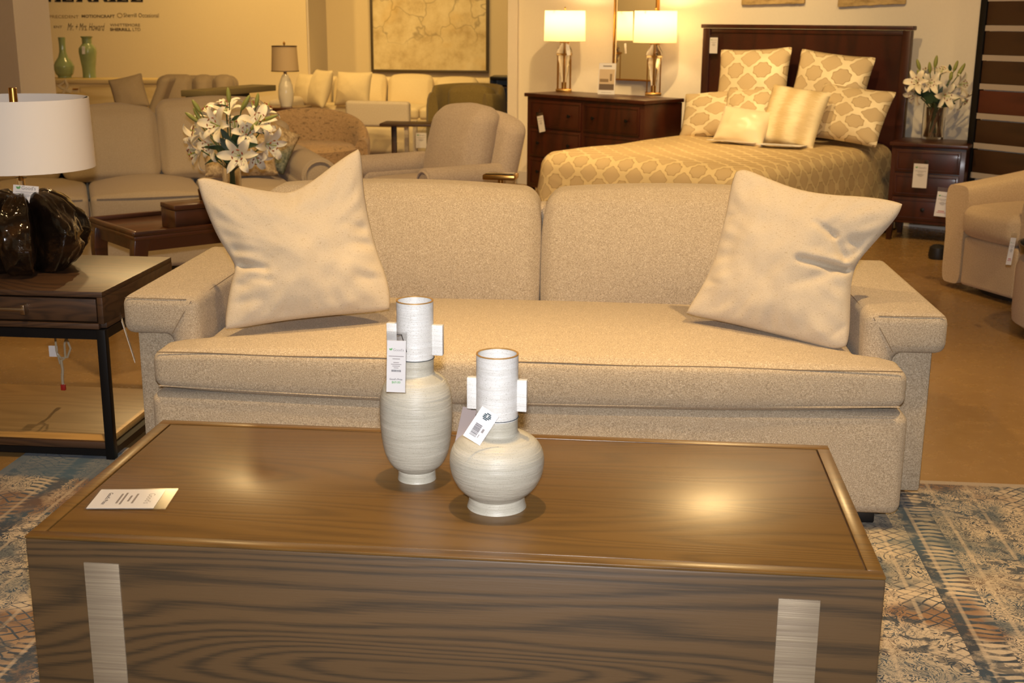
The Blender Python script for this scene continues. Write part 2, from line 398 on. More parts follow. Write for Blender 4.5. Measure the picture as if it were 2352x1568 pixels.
M['mirror'] = plain('mirror glass', 'f2f0ea', .02, 1.)
M['petal'] = NT('lily petal').setv(Base_Color=lin('f0e4c8'), Roughness=.55, Subsurface_Weight=.1).m
M['bud'] = plain('lily bud', '8a8f45', .5); M['leaf'] = plain('lily leaf', '23381c', .45); M['stem'] = plain('lily stem', '3f5526', .5)
M['anther'] = plain('rust anther', '8a3a14', .7); M['pistil'] = plain('green pistil', '9aa648', .6)
M['twig'] = wood('brown twigs', '7a5028', '402612', (8, 8, 1), 1, 5, .6)
M['red'] = plain('red plug cover', 'a01a14', .5); M['cord'] = plain('brown lamp cord', '5a432c', .4); M['clearcord'] = plain('silver lamp cord', 'a89a80', .25)

# ------------------------------------------------------------------ tags
def print_strips(rows, w, y=-.0012):
    m = MB()
    for (z, ww, hh) in rows: m.box(-ww*w/2, ww*w/2, y-.0002, y, z-hh/2, z+hh/2)
    return m
def price_tag(name, label, loc, w, h, rz=0, rx=0, ry=0, near=False, string=None, sleeve=True, group='shop price tags', price=None, red=False):
    r = thing(name, label, 'price tag', loc, rz, group, rx, ry)      # hangs from its top edge, front towards local -y
    obj('card', MB().box(-w/2, w/2, -.0006, .0006, -h, 0), M['paper'], r, False)
    if sleeve: obj('plastic_sleeve', MB().box(-w*.55, w*.55, -.0013, .0013, -h*1.02, h*.17), M['film'], r, False)
    text('logo', "Good's", M['ink'], r, TR(-w*.17, -.0016, -h*.2), width=w*.56)
    lf = MB()
    for a, s in ((2.6, 1.), (1.5, .8)):
        d = Vector((math.cos(a), 0, math.sin(a)))*w*.17*s; q = Vector((-d.z, 0, d.x))*.3; b = Vector((-w*.25, -.0016, -h*.185))
        lf.poly([b, b+d*.5-q, b+d, b+d*.5+q])
    obj('leaf_emblem', lf, M['inkgreen'], r, False)
    rows = [(-h*.30, .8, h*.014), (-h*.35, .4, h*.014), (-h*.42, .3, h*.013), (-h*.455, .55, h*.013), (-h*.49, .4, h*.013), (-h*.525, .25, h*.013)]
    obj('print', print_strips(rows, w), M['ink'], r, False)
    if near:
        bc = MB(); x = -w*.25; random.seed(3)
        while x < w*.25:
            ww = random.choice((.6, 1, 1.6))*w*.012; bc.box(x, x+ww, -.0018, -.0016, -h*.60, -h*.56); x += ww+w*.012
        obj('barcode', bc, M['inkdark'], r, False)
        text('print', "Good's Price", M['inkdark'], r, TR(-w*.34, -.0018, -h*.76), width=w*.68, bold=.01)
    if price: text('price', price, M['inkgreen'], r, TR(-w*.22, -.0018, -h*.83), width=w*.46, bold=.01)
    if red: obj('price', print_strips([(-h*.78, .5, h*.03), (-h*.84, .7, h*.02)], w), M['inkred'], r, False)
    if string:
        obj('string', MB().tube(string, .0008, 5), M['string'], r)
    return r

# ------------------------------------------------------------------ setting
struct('floor', MB().box(-14, 12, -4, 20, -.05, 0), M['floor'], smooth=False)
struct('ceiling', MB().box(-14, 12, -1, 20, 3.4, 3.45), M['ceil'], smooth=False)
# bedroom wall: oblique, its right end nearer
BA = math.radians(-33); BU = Vector((math.cos(BA), math.sin(BA), 0)); BN = Vector((BU.y, -BU.x, 0))   # along wall, out of wall towards camera
BH = Vector((1.19, 9.28, 0))                                   # foot of wall behind the headboard centre
WH = BH-BN*.13                                                 # the wall itself, a hand behind the headboard
def BW(px, py, off=0.): return PL(px, py, WH+BN*off, BN)
wl = BW(1184, 200); wl.z = 0
def wall_box(A, B, z1=3.4, th=.1, sign=1):
    d = (B-A).normalized(); nrm = Vector((d.y, -d.x, 0))
    p = [A, B, B-nrm*th*sign, A-nrm*th*sign]
    m = MB(); m._put([(q.x, q.y, 0) for q in p]+[(q.x, q.y, z1) for q in p], [(0,1,2,3),(4,5,6,7),(0,1,5,4),(1,2,6,5),(2,3,7,6),(3,0,4,7)]); return m
wr = WH+BU*2.6
struct('wall_right', wall_box(wl, wr), M['wall'], smooth=False)
bb0 = wl+BN*.001; bb1 = wr+BN*.001
struct('baseboard_right', wall_box(bb0+BN*.015, bb1+BN*.015, .11, .013), M['baseboard'], smooth=False)
pa = Y(1167, 120, wl.y-.02); pb = Y(1188, 120, wl.y-.06)
struct('wall_partition', MB().box(pa.x, pb.x, pa.y-.03, pa.y+.35, 0, 3.4), M['wallgrey'], smooth=False)
# lettering wall on the far left and its return
TA = math.radians(8); TU = Vector((math.cos(TA), math.sin(TA), 0)); TN = Vector((TU.y, -TU.x, 0))
TP = Vector((-5.2, 13.75, 0))
def TW(px, py, off=0.): return PL(px, py, TP+TN*off, TN)
t1 = TW(706, 120); t1.z = 0
struct('wall_left', wall_box(TP-TU*5, t1), M['wall2'], smooth=False)
GY = 14.9
g0 = Y(752, 120, GY); 
struct('wall_corner', wall_box(t1+Vector((.02, .02, 0)), Vector((g0.x, GY, 0)), 3.4, .08), M['wallgrey'], smooth=False)
struct('wall_back', MB().box(g0.x-.1, 3.5, GY, GY+.1, 0, 3.4), M['wall2'], smooth=False)
struct('wall_side', MB().box(-8.1, -8, -3.9, 13.2, 0, 3.4), M['wall2'], smooth=False)
# pillar at the left edge of the view
pc = Y(47, 200, 8.9); pr_ = Y(128, 200, 9.25)
d = (pr_-pc); d.z = 0; d.normalize(); q = Vector((-d.y, d.x, 0))
pm = MB(); P0 = Vector((pc.x, pc.y, 0)); P1 = Vector((pr_.x, pr_.y, 0)); 
pts = [P0, P1, P1+q*.5-d*.05, P0+Vector((-.9, .55, 0))]
pm._put([tuple(p) for p in pts]+[(p.x, p.y, 3.4) for p in pts], [(0,1,2,3),(4,5,6,7),(0,1,5,4),(1,2,6,5),(2,3,7,6),(3,0,4,7)])
struct('wall_pillar', pm, M['wallgrey'], smooth=False)

# rug
RZ_ = .006
rug = obj('area_rug', MB().box(-2.1, 2.1, -1.43, 1.43, 0, RZ_, .002), M['rug'], smooth=False)
rug.location = (.13, 2.335, 0.0005)
tag(rug, 'distressed blue, cream and rust patterned rug under the coffee table', 'rug')

# ------------------------------------------------------------------ coffee table
ct = thing('coffee_table', 'long low brown oak coffee table with two silver inlay strips, in front of the sofa', 'coffee table', (-.318, 2.33, RZ_))
W2, D2, HT = .766, .34, .474
obj('front_panel', MB().box(-W2, W2, -D2, -D2+.03, 0, HT, .004), M['oak_front'], ct)
obj('back_panel', MB().box(-W2, W2, D2-.03, D2, 0, HT, .004), M['oak_front'], ct)
for s in (-1, 1): obj('side_panel', MB().box(min(s*W2, s*(W2-.03)), max(s*W2, s*(W2-.03)), -D2+.031, D2-.031, 0, HT, .003), M['oak_dark'], ct)
tf = MB(); e = .027; hz0, hz1 = HT-.024, HT+.0048
for (ax, bx, ay, by) in ((-W2, W2, -D2, -D2+e), (-W2, W2, D2-e, D2), (-W2, -W2+e, -D2+e, D2-e), (W2-e, W2, -D2+e, D2-e)):
    tf.box(ax, bx, ay, by, hz0+.024, hz1, .0012)
obj('top_frame', tf, M['oak'], ct)
obj('top_panel', MB().box(-W2+e+.003, W2-e-.003, -D2+e+.003, D2-e-.003, HT-.02, HT+.004, .0015), M['oak'], ct)
yf = 2.33-D2
for (a, b, t) in ((193, 273, 1290), (1788, 1885, 1373)):
    A = Y(a, t, yf); B = Y(b, t, yf)
    for sy in (-1, 1):
        y0, y1 = (-D2-.003, -D2+.004) if sy < 0 else (D2-.004, D2+.003)
        il = obj('inlay_strip', MB().box(A.x+.318, B.x+.318, y0, y1, 0, A.z-RZ_, .001), M['inlay'], ct)
        il['label'] = 'ridged silver-leaf inlay strip'
# laminated price card on the table
c0 = [Z(*p, .487) for p in ((198, 1168), (232, 1122), (402, 1122), (380, 1172))]
cc = (c0[0]+c0[1]+c0[2]+c0[3])/4
pcd = thing('price_card', 'laminated white price card lying flat on the left end of the coffee table', 'price card', (cc.x, cc.y, .4865), math.radians(7))
obj('plastic_sleeve', MB().box(-.078, .078, -.053, .053, 0, .0006), M['film'], pcd, False)
obj('card', MB().box(-.074, .054, -.049, .049, .0008, .0014), M['paper'], pcd, False)
obj('plastic_sleeve', MB().box(-.078, .078, -.053, .053, .0018, .0022), M['film'], pcd, False)
flat = Matrix.Rotation(math.radians(-90), 4, 'X')
text('logo', "Good's", M['ink'], pcd, TR(.028, .026, .0016, rz=-PI/2) @ flat, width=.052)
st = MB()
for (x, l) in ((.006, .05), (-.004, .03), (-.016, .06), (-.024, .05)): st.box(x-.002, x+.002, -l/2, l/2, .00141, .0016)
obj('print', st, M['ink'], pcd, False)
text('print', "Good's Price", M['inkdark'], pcd, TR(-.052, .03, .0016, rz=-PI/2) @ flat, width=.06, bold=.01)

# ------------------------------------------------------------------ vases on the coffee table
TZ = .484
def vase(px, py, name, label, segs, neck_r, handle, rimy, tie):
    p = Z(px, py, TZ); v = thing(name, label, 'vase', (p.x, p.y, TZ), math.radians(-4))
    dep = (p-CAM).dot(CF); k = dep/F                       # metres per pixel there
    def zz(y): return Y(px, y, p.y).z-TZ
    prof = [(r*k, max(0, zz(y))) for (r, y) in segs]; prof[0] = (prof[0][0], 0)
    nz = prof[-1][1]
    # smooth body profile
    out = [(0.001, 0)]+[prof[0]]
    for i in range(1, len(prof)):
        a, b = prof[i-1], prof[i]; a0 = prof[max(i-2, 0)]; b1 = prof[min(i+1, len(prof)-1)]
        for s in (.25, .5, .75, 1.):
            def cr(j):
                return .5*((2*a[j])+(-a0[j]+b[j])*s+(2*a0[j]-5*a[j]+4*b[j]-b1[j])*s*s+(-a0[j]+3*a[j]-3*b[j]+b1[j])*s**3)
            out.append((max(.002, cr(0)), max(0, cr(1))))
    rg = []
    obj('body', MB().lathe(out, 48, cap=False), M['stone'], v, angle=60)
    nr = neck_r*k; zt = zz(rimy); zb = zz(tie)
    n = MB().lathe([(nr, nz-.004), (nr*1.0, zb)], 40, cap=False); obj('neck', n, M['stone'], v)
    nn = MB().lathe([(nr*1.005, zb-.001), (nr*1.005, zt), (nr*.93, zt), (nr*.90, zt-.12), (0.001, zt-.125)], 40, cap=False)
    up = obj('neck', nn, M['glaze'], v); up['label'] = 'white glazed upper neck'
    obj('rim', MB().lathe([(nr*1.012, zt-.0008), (nr*1.012, zt+.001), (nr*.925, zt+.001), (nr*.925, zt-.0008), (nr*1.012, zt-.0008)], 40, cap=False), M['gold'], v)
    hy0, hy1, hw = handle; z0, z1 = zz(hy1), zz(hy0)
    for s in (-1, 1):
        a, b = sorted((s*(nr*.93), s*(nr+hw*k)))
        obj('handle', MB().box(a, b, -.007, .007, z0, z1, .0015), M['glaze'], v)
    return v, p, k, zz, nr
v1, p1, k1, zz1, nr1 = vase(958, 1097, 'ceramic_vase', 'taller grey ceramic vase with slim white neck and egg-shaped body, on the coffee table',
    [(44, 1097), (43, 1090), (42.5, 1078), (42.5, 1075), (46, 1072), (60, 1060), (72, 1036), (79, 1000), (82, 955), (81, 915), (76, 888), (66, 871), (53, 861), (44, 856), (41, 852)], 41, (743, 812, 23), 690, 818)
v2, p2, k2, zz2, nr2 = vase(1141, 1160, 'ceramic_vase', 'shorter grey ceramic vase with white neck and squat round body, on the coffee table',
    [(68, 1160), (65, 1150), (63.5, 1138), (64, 1134), (70, 1129), (88, 1113), (102, 1088), (107.5, 1060), (105, 1036), (94, 1016), (77, 1003), (60, 996), (50, 992), (47, 988)], 47, (868, 940, 21), 812, 957)
def ring(rn, z): return [(rn*math.cos(a*PI/12), rn*math.sin(a*PI/12), z) for a in range(25)]
obj('string', MB().tube(ring(nr1*1.03, zz1(820)), .0008, 5), M['string'], v1)
obj('string', MB().tube(ring(nr2*1.03, zz2(955)), .0008, 5), M['string'], v2)
tp = Y(911, 782, p1.y-.088)
price_tag('price_tag', 'white price tag in a clear sleeve hanging on the taller grey vase', tp, 42*k1*.97, 112*k1*1.02, math.radians(4), math.radians(-3), math.radians(1.5), near=True, price='$69.00', string=[(0, .001, .012), (.006, .03, .006), (.014, .054, zz1(820)-zz1(782)+.001)])
tp = Y(1127, 944, p2.y-.058)
hg = thing('hang_tag', 'white barcode tag tied slantwise round the neck of the squat vase', 'tag', tp, math.radians(6), None, math.radians(-6), math.radians(33))
tw, th = 40*k2, 78*k2
obj('card', MB().box(-tw*.55, tw*.55, -.0006, .0006, -th, 0), M['paper'], hg, False)
em = MB()
for i, (l, o) in enumerate(((.5, .1), (.8, 0), (.9, .05), (.8, -.05), (.5, -.1))):
    zc = -th*.10-i*th*.045
    if i in (1, 2):
        em.box(-tw*.26*l+o*tw*.3, -tw*.03, -.0012, -.0008, zc-.0011, zc+.0011); em.box(tw*.04, tw*.26*l+o*tw*.3, -.0012, -.0008, zc-.0011, zc+.0011)
    else: em.box(-tw*.26*l+o*tw*.3, tw*.26*l+o*tw*.3, -.0012, -.0008, zc-.0011, zc+.0011)
obj('emblem', em, M['inkteal'], hg, False)
bc = MB(); random.seed(5); z = -th*.48
while z > -th*.86:
    w_ = random.choice((.5, .9, 1.5))*th*.012; bc.box(-tw*.32, tw*.08, -.0012, -.0008, z-w_, z); z -= w_+th*.012
obj('barcode', bc, M['inkdark'], hg, False)
obj('print', MB().box(tw*.18, tw*.3, -.0012, -.0008, -th*.66, -th*.54).box(tw*.16, tw*.2, -.0012, -.0008, -th*.84, -th*.74), M['ink'], hg, False)
tp = Y(1083, 936, p2.y+.03)
gt = thing('hang_tag', 'grey back of a price tag hanging behind the left handle of the squat vase', 'tag', tp, math.radians(38), None, math.radians(-2), math.radians(16))
obj('card', MB().box(-.020, .020, -.0006, .0006, -.088, 0), M['greypaper'], gt, False)
obj('string', MB().tube([(0, 0, -.004), (.01, -.01, .0), (.03, -.02, -.012)], .0007, 5), M['string'], gt)

# ------------------------------------------------------------------ sofa
sf = thing('sofa', 'large oatmeal tweed sofa with wide padded arms, behind the coffee table', 'sofa', (-.311, 3.9, 0), math.radians(1.3))
def arm(s):
    m = MB()
    pts = [(1.197, .487), (1.197, .605), (.965, .605), (.965, .2), (1.052, .2), (1.052, .487)]
    m.prism([(s*x, z) for x, z in (pts if s > 0 else pts[::-1])], -.445, .40, .03, seg=4)
    m2 = MB(); a, b = sorted((s*1.168, s*.985)); m2.box(a, b, -.408, .385, .06, .50, .012)
    o = obj('arm', m, M['tweed'], sf); obj('arm_panel', m2, M['tweed'], sf)
    sm = MB().tube([(s*1.185, -.4385, .5975), (s*1.09, -.4395, .597), (s*1.0, -.4385, .5965)], .0012, 5)
    sm.tube([(s*.975, -.418, .5945), (s*.974, -.2, .5967), (s*.974, .3, .5967)], .0010, 5)
    sm.tube([(s*.985, -.4405, .5925), (s*1.012, -.4462, .55), (s*1.046, -.4455, .494)], .0011, 5)
    so = obj('seam', sm, M['thread'], o); so['label'] = 'dark stitched seam'
for s in (-1, 1): arm(s)
def seatfn(q):
    y = q.y; t = max(0, min(1, (y+.47)/.06)); t = t*t*(3-2*t)
    ux = q.x/1.062
    w = 1.062+(0.955-1.062)*t
    u = max(-1, min(1, ux)); 
    if q.z > .42: q.z += (.024*(1-u**4)*(1-((y+.18)/.42)**2) if abs(y+.18) < .42 else 0)-.012*u**8
    else: q.z -= .024*(1-u*u)*max(0, 1-(y+.58)/.3)-.008*u**6
    q.y += (.012*math.sin(ux*9)+.0)*(1-t)*.15
    q.x = ux*w
    return q
obj('seat_cushion', MB().soft(0, -.235, .4225, 2.124, .70, .125, .028, (0, .012, .004), (40, 24, 4), fn=seatfn), M['tweed'], sf)
scu = [o for o in bpy.data.objects if o.name == 'seat_cushion'][0]
sm = obj('seam', MB().tube([(-1.045+2.09*i/30, -.5815-.0035*math.sin(i*PI/30), .4735+.0015*math.sin(i*.9)) for i in range(31)], .0018, 5), M['thread'], scu)
sm['label'] = 'dark seam along the front edge'
obj('piping', MB().tube([(-1.045+2.09*i/30, -.5835-.006*math.sin(i*PI/30), .374-.02*math.sin(i*PI/30)) for i in range(31)], .002, 5), M['tweed'], scu)
obj('base', MB().soft(0, -.13, .2, 2.15, .90, .30, .03, (0, .006, 0), (10, 6, 4)), M['tweed'], sf)
for sx in (-1, 1):
    for yy in (-.50, .30): obj('foot', MB().box(sx*.985-.03, sx*.985+.03, yy-.03, yy+.03, RZ_ if yy < 0 else 0, .056, .006), M['black'], sf)
obj('back_frame', MB().soft(0, .335, .42, 1.93, .16, .74, .05, (0, .0, .0), (10, 3, 6)), M['tweed'], sf)
def backc(x0, x1, dome, name='back_cushion'):
    cx = (x0+x1)/2; w = x1-x0
    def fn(q):
        u = (q.x-cx)/(w/2)*dome; zt = (q.z-.45)/.42
        q.z += .016*(1-((q.x-cx)/(w/2))**2)*max(0, zt)-.035*max(0, zt)
        r = max(0, zt)**6*.022
        q.x += -math.copysign(r, q.x-cx)*abs((q.x-cx)/(w/2))**3
        q.y += .13*zt - .02*math.sin(max(0, min(1, zt))*PI)
        return q
    o = obj(name, MB().soft(cx, .185, .66, w, .20, .43, .05, (.006, .035, .006), (12, 6, 10), fn=fn), M['tweed'], sf)
    ps = []
    for i in range(25):
        t = i/24; x = cx+(w/2-.03)*(-1+2*t); ps.append(fn(Vector((x, .118-.0 - .012*math.sin(t*PI), .845))))
    return o
backc(-.955, .009, 1); backc(.013, .955, 1)
# tag tucked by the left arm, seen edge on
stg = thing('price_tag', 'price tag seen edge-on, hanging from the left arm of the oatmeal sofa', 'price tag', Y(280, 735, 3.46), math.radians(112), 'shop price tags', math.radians(-13), math.radians(4))
obj('card', MB().box(-.03, .03, -.0006, .0006, -.13, 0), M['paper'], stg, False)
obj('plastic_sleeve', MB().box(-.033, .033, -.0014, .0014, -.133, .02), M['film'], stg, False)

# ------------------------------------------------------------------ throw pillows traced on their leaning planes
def lerp_poly(pts, t):
    L = [0]
    for a, b in zip(pts, pts[1:]): L.append(L[-1]+(b-a).length)
    s = t*L[-1]
    for i in range(len(pts)-1):
        if s <= L[i+1] or i == len(pts)-2:
            k = (s-L[i])/max(1e-9, L[i+1]-L[i]); return pts[i].lerp(pts[i+1], min(1, max(0, k)))
def smooth_poly(p, it=2):
    for _ in range(it):
        q = [p[0]]
        for a, b in zip(p, p[1:]): q += [a.lerp(b, .25), a.lerp(b, .75)]
        p = q+[p[-1]]
    return p
def coons(bot, rt, top, lf, u, v):
    B, T_, L_, R_ = lerp_poly(bot, u), lerp_poly(top, u), lerp_poly(lf, v), lerp_poly(rt, v)
    c = bot[0]*(1-u)*(1-v)+bot[-1]*u*(1-v)+top[0]*(1-u)*v+top[-1]*u*v
    return B*(1-v)+T_*v+L_*(1-u)+R_*u-c
def pillow_mesh(bot, rt, top, lf, nrm, T, n=36, creases=(), wr=.006, seed=0., uvk=1., floor_z=None, corner=.03):
    bot, rt, top, lf = [smooth_poly(p) for p in (bot, rt, top, lf)]
    m = MB(); L = m.b.loops.layers.uv.verify()
    G = {}
    for i in range(n+1):
        for j in range(n+1):
            G[i, j] = coons(bot, rt, top, lf, i/n, j/n)
    cen = G[n//2, n//2].copy()
    for side in (1, -1):
        ids = {}
        for i in range(n+1):
            for j in range(n+1):
                u, v = 2*i/n-1, 2*j/n-1
                h = ((1-u*u)*(1-v*v))
                p = G[i, j].copy(); p += (cen-p)*corner*(abs(u)*abs(v))**9; t = T*max(h, 0)**.42*(.82+.18*h)
                if side > 0:
                    w = noise.noise(Vector((u*2.2+seed, v*2.2, seed)))*wr*1.4+noise.noise(Vector((u*5+seed, v*4, 3+seed)))*wr*.7
                    ed = min(1-abs(u), 1-abs(v)); w += wr*.9*math.sin((math.atan2(v, u))*26+seed*3)*math.exp(-ed*7)*min(1, ed*6)
                    t += w*min(1, h*6)
                    for (a, b, dp, wd) in creases:
                        ab = b-a; k = max(0, min(1, (p-a).dot(ab)/ab.length_squared)); dd = (p-(a+ab*k)).length
                        t -= 1.25*dp*math.exp(-(dd/wd)**2)*(.35+.65*k)*min(1, h*5)
                p += nrm*t*side
                if floor_z is not None: p.z = max(p.z, floor_z)
                ids[i, j] = (m.b.verts.new(p))
        for i in range(n):
            for j in range(n):
                q = [ids[i, j], ids[i+1, j], ids[i+1, j+1], ids[i, j+1]]
                cs = [(i, j), (i+1, j), (i+1, j+1), (i, j+1)]
                if side < 0: q.reverse(); cs.reverse()
                f = m.b.faces.new(q)
                for l, c in zip(f.loops, cs): l[L].uv = ((c[0]/n-.5)*uvk, (c[1]/n-.5)*uvk)
    bmesh.ops.remove_doubles(m.b, verts=m.b.verts[:], dist=1e-5)
    return m
def photo_pillow(name, label, mat, P0, P1, tilt, bot, rt, top, lf, T, creases=(), **k):
    e = (P1-P0); e.normalize(); up = Vector((0, math.sin(tilt), math.cos(tilt))); up = (up-e*up.dot(e)).normalized()
    nrm = up.cross(e).normalized()
    if nrm.y > 0: nrm = -nrm
    # plane of the pillow's middle layer, a little behind its front
    q = lambda pts: [PL(x, y, P0, nrm) for x, y in pts]
    cr = [(PL(*a, P0, nrm), PL(*b, P0, nrm), d, w) for a, b, d, w in creases]
    m = pillow_mesh(q(bot), q(rt), q(top), q(lf), nrm, T, n=72, creases=cr, corner=.028, **k)
    o = obj(name, m, mat, angle=80); base = (P0+P1)/2
    o.data.transform(Matrix.Translation(-base)); o.location = base
    return tag(o, label, 'pillow', 'throw pillows on the oatmeal sofa')
A = Z(513, 757, .51); B = Z(902, 712, .55)
photo_pillow('throw_pillow', 'large cream linen throw pillow with a chopped dented top, left end of the oatmeal sofa', M['linen'], A, B, math.radians(20),
    [(513, 760), (640, 737), (760, 724), (900, 713)], [(900, 713), (893, 650), (866, 580), (848, 510), (834, 430), (831, 350), (826, 336)],
    [(447, 407), (470, 405), (540, 425), (620, 440), (668, 444), (715, 418), (770, 375), (826, 336)],
    [(513, 760), (521, 705), (531, 650), (542, 615), (530, 590), (500, 545), (470, 475), (447, 407)], .085,
    [((610, 622), (535, 607), .024, .011), ((620, 600), (545, 575), .008, .020), ((690, 480), (668, 440), .010, .030), ((600, 690), (525, 700), .006, .014), ((570, 660), (530, 650), .008, .012), ((820, 640), (890, 640), .007, .014), ((790, 520), (850, 530), .006, .014), ((800, 560), (862, 565), .006, .012), ((560, 640), (620, 650), .005, .012)], seed=1.3, wr=.007)
A = Z(1570, 722, .535); B = Z(1948, 790, .50)
photo_pillow('throw_pillow', 'large cream linen throw pillow with pinched side folds, right end of the oatmeal sofa', M['linen'], A, B, math.radians(20),
    [(1570, 722), (1650, 736), (1750, 760), (1850, 786), (1910, 804), (1948, 800)], [(1948, 800), (1952, 750), (1953, 690), (1955, 650), (1966, 605), (2010, 555), (2060, 500), (2080, 465)],
    [(1688, 388), (1710, 386), (1760, 408), (1830, 435), (1900, 447), (2000, 452), (2080, 465)],
    [(1570, 722), (1615, 655), (1640, 600), (1650, 560), (1668, 490), (1678, 430), (1688, 388)], .085,
    [((1845, 604), (1958, 625), .030, .010), ((1850, 590), (1962, 612), -.012, .018), ((1880, 520), (1922, 548), .014, .010), ((1922, 548), (1945, 600), .018, .012), ((1925, 530), (1975, 575), .012, .022), ((1830, 660), (1910, 632), .007, .016),
     ((1915, 775), (1942, 752), .012, .009), ((1930, 790), (1950, 765), .010, .010), ((1690, 500), (1655, 497), .008, .010), ((1660, 655), (1630, 648), .007, .012), ((1800, 600), (1860, 650), .004, .03)], seed=4.1, wr=.007)

# ------------------------------------------------------------------ side table and big lamp on the left
SX, SY, SH = -1.652, 3.645, .563        # right front corner, top height
stt = thing('side_table', 'dark oak side table with black metal legs and open shelf, left of the sofa', 'side table', (SX, SY, RZ_))
SW, SD = .80, .60; zb = Y(240, 757, SY).z-RZ_; hh = SH-RZ_
cs = MB(); cs.box(-SW, 0, 0, SD, hh-.018, hh, .002); cs.box(-SW, 0, 0.02, SD, zb, zb+.018, .002); cs.box(-SW, 0, SD-.02, SD, zb+.018, hh-.018)
for a in (-SW, -.018): cs.box(a, a+.018, 0, SD-.02, zb+.018, hh-.018, .001)
cs.box(-SW+.018, -.018, 0, .02, zb, zb+.018, .001)
obj('case', cs, M['oak_dark'], stt)
dr = obj('drawer', MB().box(-SW+.024, -.024, .004, .022, zb+.024, hh-.024, .0015), M['oak_dark'], stt)
hb = MB(); hc = Y(66, 707, SY).x-SX-.125; hzz = Y(40, 707, SY).z-RZ_
hb.box(hc-.12, hc+.12, -.026, -.016, hzz-.005, hzz+.005, .002)
for s in (-1, 1):
    hb.prism([(hc+s*.115-.008, hzz-.016), (hc+s*.115+.008, hzz-.016), (hc+s*.115+.005, hzz+.014), (hc+s*.115-.005, hzz+.014)], -.024, .006, .001)
obj('handle', hb, M['chrome'], dr)
for sx in (-SW, -.028):
    for sy in (0, SD-.028): obj('leg', MB().box(sx, sx+.028, sy, sy+.028, 0, zb-.002, .001), M['black_metal'], stt)
for zc0, zc1 in ((zb-.034, zb-.003), (.012, .034)):
    for (x0, x1, y0, y1) in ((-SW+.028, -.028, .002, .026), (-SW+.028, -.028, SD-.026, SD-.002), (-.026, -.002, .028, SD-.028), (-SW+.002, -SW+.026, .028, SD-.028)):
        obj('rail', MB().box(x0, x1, y0, y1, zc0, zc1), M['black_metal'], stt, False)
obj('shelf', MB().box(-SW+.03, -.03, .020, SD-.004, .035, .058, .002), M['oak_shelf'], stt)
obj('shelf_edge', MB().box(-SW+.03, -.03, .003, .019, .035, .058, .001), M['oak_dark'], stt)
# lamp cord hanging under the side table
cd = thing('lamp_cord', 'coiled lamp cord with a red plug cover hanging under the side table', 'cord', (SX-.24, SY+.40, .06))
def hp(px, py): 
    p = Y(px, py, SY+.40); return p-Vector((SX-.24, SY+.40, .06))
obj('cable', MB().tube([hp(125, 760), hp(130, 805), hp(138, 835), hp(150, 820), hp(148, 790), hp(155, 765)], .004, 7).tube([hp(150, 770), hp(162, 800), hp(155, 820), hp(140, 822), hp(132, 812)], .004, 7).tube([hp(140, 825), hp(144, 850), hp(143, 868), hp(145, 885)], .005, 7), M['clearcord'], cd)
a = hp(145, 882); obj('plug', MB().box(a.x-.008, a.x+.008, -.006, .006, a.z-.022, a.z, .002), M['red'], cd)
a = hp(122, 800); obj('warning_label', MB().box(a.x-.016, a.x+.016, -.001, .001, a.z-.03, a.z+.01, T=None), M['paper'], cd)
# lamp
LY = 3.97; lb = Y(67, 616, LY); lx = lb.x
lm = thing('table_lamp', 'big table lamp with white drum shade and dark glossy lobed base, on the side table', 'lamp', (lx, LY, SH+.001))
lk = (Vector((lx, LY, .8))-CAM).dot(CF)/F
def lz(y): return Y(50, y, LY).z-SH
R0 = 140*lk; hB = lz(434)
def lob(a, r, z):
    t = z/hB; c = math.cos(3*(a-math.radians(-74)))**2          # six thick upright fins round the middle
    g = min(1, c*1.9)**.55
    wob = 1+.03*math.sin(7*a+9*t)+.06*noise.noise(Vector((math.cos(a)*4, math.sin(a)*4, t*6)))+.045*noise.noise(Vector((math.cos(a)*11, math.sin(a)*11, t*13)))+.025*noise.noise(Vector((math.cos(a)*24, math.sin(a)*24, t*26)))
    return (r*(.46+.54*g)*wob if r > .03 else r, z+(g-.75)*.05*max(0, t-.5))
pr2 = [(.001, 0)]+[(R0*(max(0.0001, 1-((t-.47)/.53)**2 if t > .47 else 1-((.47-t)/.60)**2))**.5, hB*t) for t in [i/26 for i in range(0, 26)]]+[(.05, hB*.93), (.02, hB*.86), (.001, hB*.86)]
obj('base', MB().lathe(pr2, 240, fn=lob, cap=False), M['darkglaze'], lm, angle=80)
obj('neck', MB().lathe([(.016, hB*.8), (.014, hB*1.12), (.02, hB*1.14), (.001, hB*1.15)], 16), M['glass'], lm)
zs0, zs1 = lz(385), lz(225)
obj('shade', MB().lathe([(.243, zs0), (.237, zs1), (.2355, zs1), (.2415, zs0), (.243, zs0)], 72, cap=False), M['shade_white'], lm, angle=60)
hn = MB(); zsp = zs1-.012
for k in range(3):
    a = math.radians(35+120*k); hn.tube([(.012*math.cos(a), .012*math.sin(a), zsp-.012), (.19*math.cos(a), .19*math.sin(a), zsp-.012), (.236*math.cos(a), .236*math.sin(a), zsp+.01)], .0022, 6)
obj('spider', hn, M['black_metal'], lm)
obj('stem', MB().lathe([(.006, hB*1.1), (.006, zsp-.01), (.001, zsp-.01)], 10), M['brass'], lm)
obj('finial', MB().lathe([(.001, zsp-.014), (.026, zsp-.013), (.026, zsp-.009), (.014, zsp-.008), (.013, lz(203)), (.011, lz(202)), (.001, lz(202))], 20), M['brass'], lm)
price_tag('price_tag', 'white tag tucked between the lobes of the dark lamp base', Y(60, 426, LY-.03), .085, .07, math.radians(5), math.radians(-10), math.radians(4), sleeve=False)

